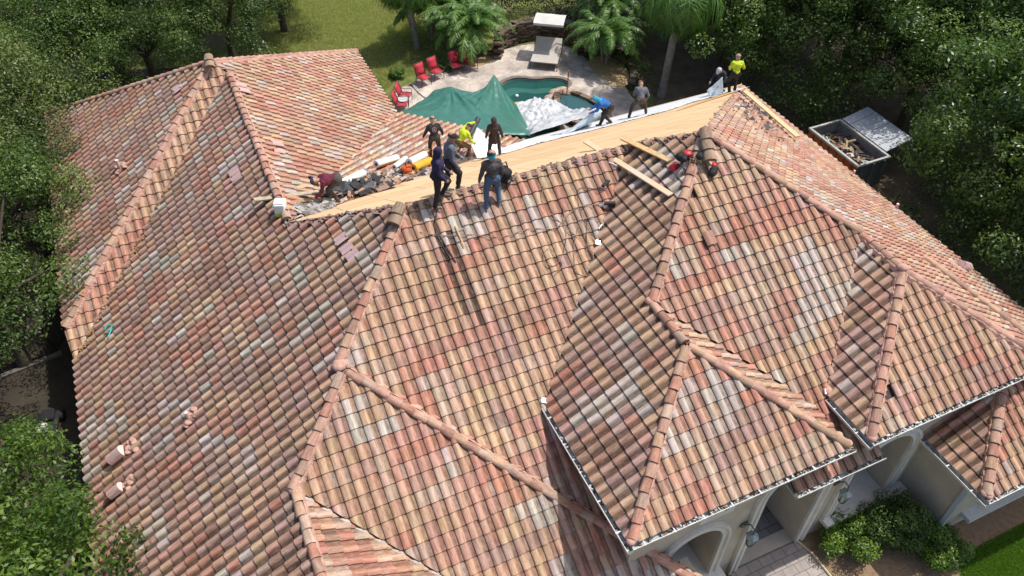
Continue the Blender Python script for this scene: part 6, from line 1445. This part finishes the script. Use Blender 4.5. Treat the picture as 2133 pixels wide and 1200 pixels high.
# ------------------------------------------------------------------ wall lanterns
def lantern(x, z, label):
    t = empty('wall_lantern', (x, FY, z)); tag(t, label, 'lantern', 'lanterns on the entrance wall')
    mb = MB(); mb.tube([(0, -.01, .1), (0, -.05, .1)], .12, 12); mb.tube([(0, -.04, .12), (0, -.22, .42), (0, -.38, .42), (0, -.40, .22)], .018, 7); mb.build('bracket', mat('verdigris', (.10, .14, .13), .6, .4) if not bpy.data.materials.get('verdigris') else bpy.data.materials['verdigris'], t, colors=False)
    VG = bpy.data.materials['verdigris']; mb = MB(); V = []
    for z_, r_ in ((.20, .03), (.14, .17), (.11, .18)):
        for k in range(6): a = math.pi / 3 * k; V.append((math.cos(a) * r_, -.40 + math.sin(a) * r_, z_))
    mb.idx(V, [(i * 6 + k, (i + 1) * 6 + k, (i + 1) * 6 + (k + 1) % 6, i * 6 + (k + 1) % 6) for i in range(2) for k in range(6)]); mb.face(V[:6]); mb.build('roof', mat('aged_zinc', (.33, .40, .40), .5, .4, noise=(9, .4)), t, colors=False)
    mb = MB()
    for k in range(6): a = math.pi / 3 * k; mb.beam((math.cos(a) * .15, -.40 + math.sin(a) * .15, .12), (math.cos(a) * .09, -.40 + math.sin(a) * .09, -.28), .018, .018)
    mb.tube([(0, -.40, -.28), (0, -.40, -.34)], [.10, .03], 6); mb.build('cage', VG, t, colors=False)
    mb = MB(); mb.tube([(0, -.40, .11), (0, -.40, -.27)], [.13, .075], 6); mb.build('glass', mat('seeded_glass', (.45, .46, .42), .15) if not bpy.data.materials.get('seeded_glass') else bpy.data.materials['seeded_glass'], t, colors=False)
lantern(5.72, 2.75, 'verdigris wall lantern left of the entrance arch'); lantern(8.78, 2.75, 'verdigris wall lantern between the entrance arch and the niche window')
# undergrowth closing the gaps between the trunks
def bush(x, y, r, h, m, label, seed, group):
    rd = random.Random(seed); cs = []; rs = []
    for i in range(22):
        a = rd.uniform(0, 6.3); q = r * .75 * math.sqrt(rd.random()); cs.append((math.cos(a) * q, math.sin(a) * q, h * rd.uniform(.15, .85))); rs.append(r * rd.uniform(.25, .42))
    me = leaf_mesh('bush', cs, rs, 240, .075, m, seed); o = bpy.data.objects.new('bush', me); col.objects.link(o); o.location = (x, y, 0); tag(o, label, 'bush', group); return o
GU = 'bushes under the trees'
for i, (x, y, r, h, m, lb) in enumerate((
    (-12.6, 10.6, 1.7, 4.2, OAK, 'dark bush filling the gap above the iron fence'), (-11.8, 15.0, 1.6, 4.0, OAKL, 'pale bush against the left wall between two trees'),
    (-10.4, 20.6, 1.9, 3.6, OAK, 'dark bush behind the far left roof corner'), (-6.8, 21.6, 1.9, 3.2, OAK, 'dark bush behind the back left hip'),
    (-3.0, 22.6, 1.8, 3.0, OAK, 'dark bush left of the roof apex behind the wing'), (-.2, 23.6, 1.6, 2.4, OAKL, 'pale bush at the edge of the lawn'),
    (21.6, 11.2, 1.9, 3.8, MAG, 'glossy bush just beyond the far roof corner'), (23.6, 8.4, 1.8, 3.4, MAG, 'glossy bush directly behind the container lid'),
    (25.2, 2.0, 2.0, 3.2, MAG, 'glossy bush right of the container'), (22.9, 9.6, 1.7, 3.2, MAG, 'glossy bush between the far roof corner and the container'), (23.9, -.6, 1.9, 3.6, MAG, 'glossy bush below the container, against the right trees'), (20.9, 1.2, 1.2, 2.2, MAG, 'low glossy bush between the container and the right eave'), (21.4, -2.0, 2.0, 3.6, MAG, 'glossy bush beside the right eave, upper one'),
    (21.4, -6.0, 2.0, 3.8, MAG, 'glossy bush beside the right eave at the picture edge'), (20.4, 18.2, 1.8, 3.0, MAG, 'glossy bush right of the tall palm'), (23.0, 15.0, 2.0, 4.0, MAG, 'tall glossy bush behind the hi-vis worker'))):
    bush(x, y, r, h, m, lb, 50 + i, GU)
for i, (x, y, k, r, lb) in enumerate(((27.2, 7.0, .85, 1.0, 'glossy tree whose leaves reach the far end of the container lid'), (23.4, 18.0, .95, .4, 'dark tree between the tall palm and the far workers'), (28.6, 12.6, 1.1, 1.9, 'dark tree in the middle row behind the container'), (29.8, 1.4, 1.1, 3.0, 'dark tree in the middle row at the right'), (28.6, -3.6, 1.1, 4.1, 'dark tree in the middle row at the right picture edge'), (28.4, 19.5, 1.1, 5.2, 'dark tree in the middle row at the top edge'))):
    tree('mag', x, y, k, r, lb, GRt, i + 1)
for i, (x, y, k, r, kd, lb) in enumerate(((-12.6, 21.6, 1.0, 1.2, 'lightoak', 'pale tree behind the far left corner, beside the picture edge'), (-6.9, 26.8, 1.0, 3.2, 'oak', 'dark tree in the second row behind the roof apex'), (-18.6, 10.2, 1.1, 2.2, 'oak', 'dark tree beyond the left picture edge'), (.2, 29.6, 1.0, 5.2, 'lightoak', 'pale tree in the second row left of the lawn'))):
    tree(kd, x, y, k, r, lb, GB, i)
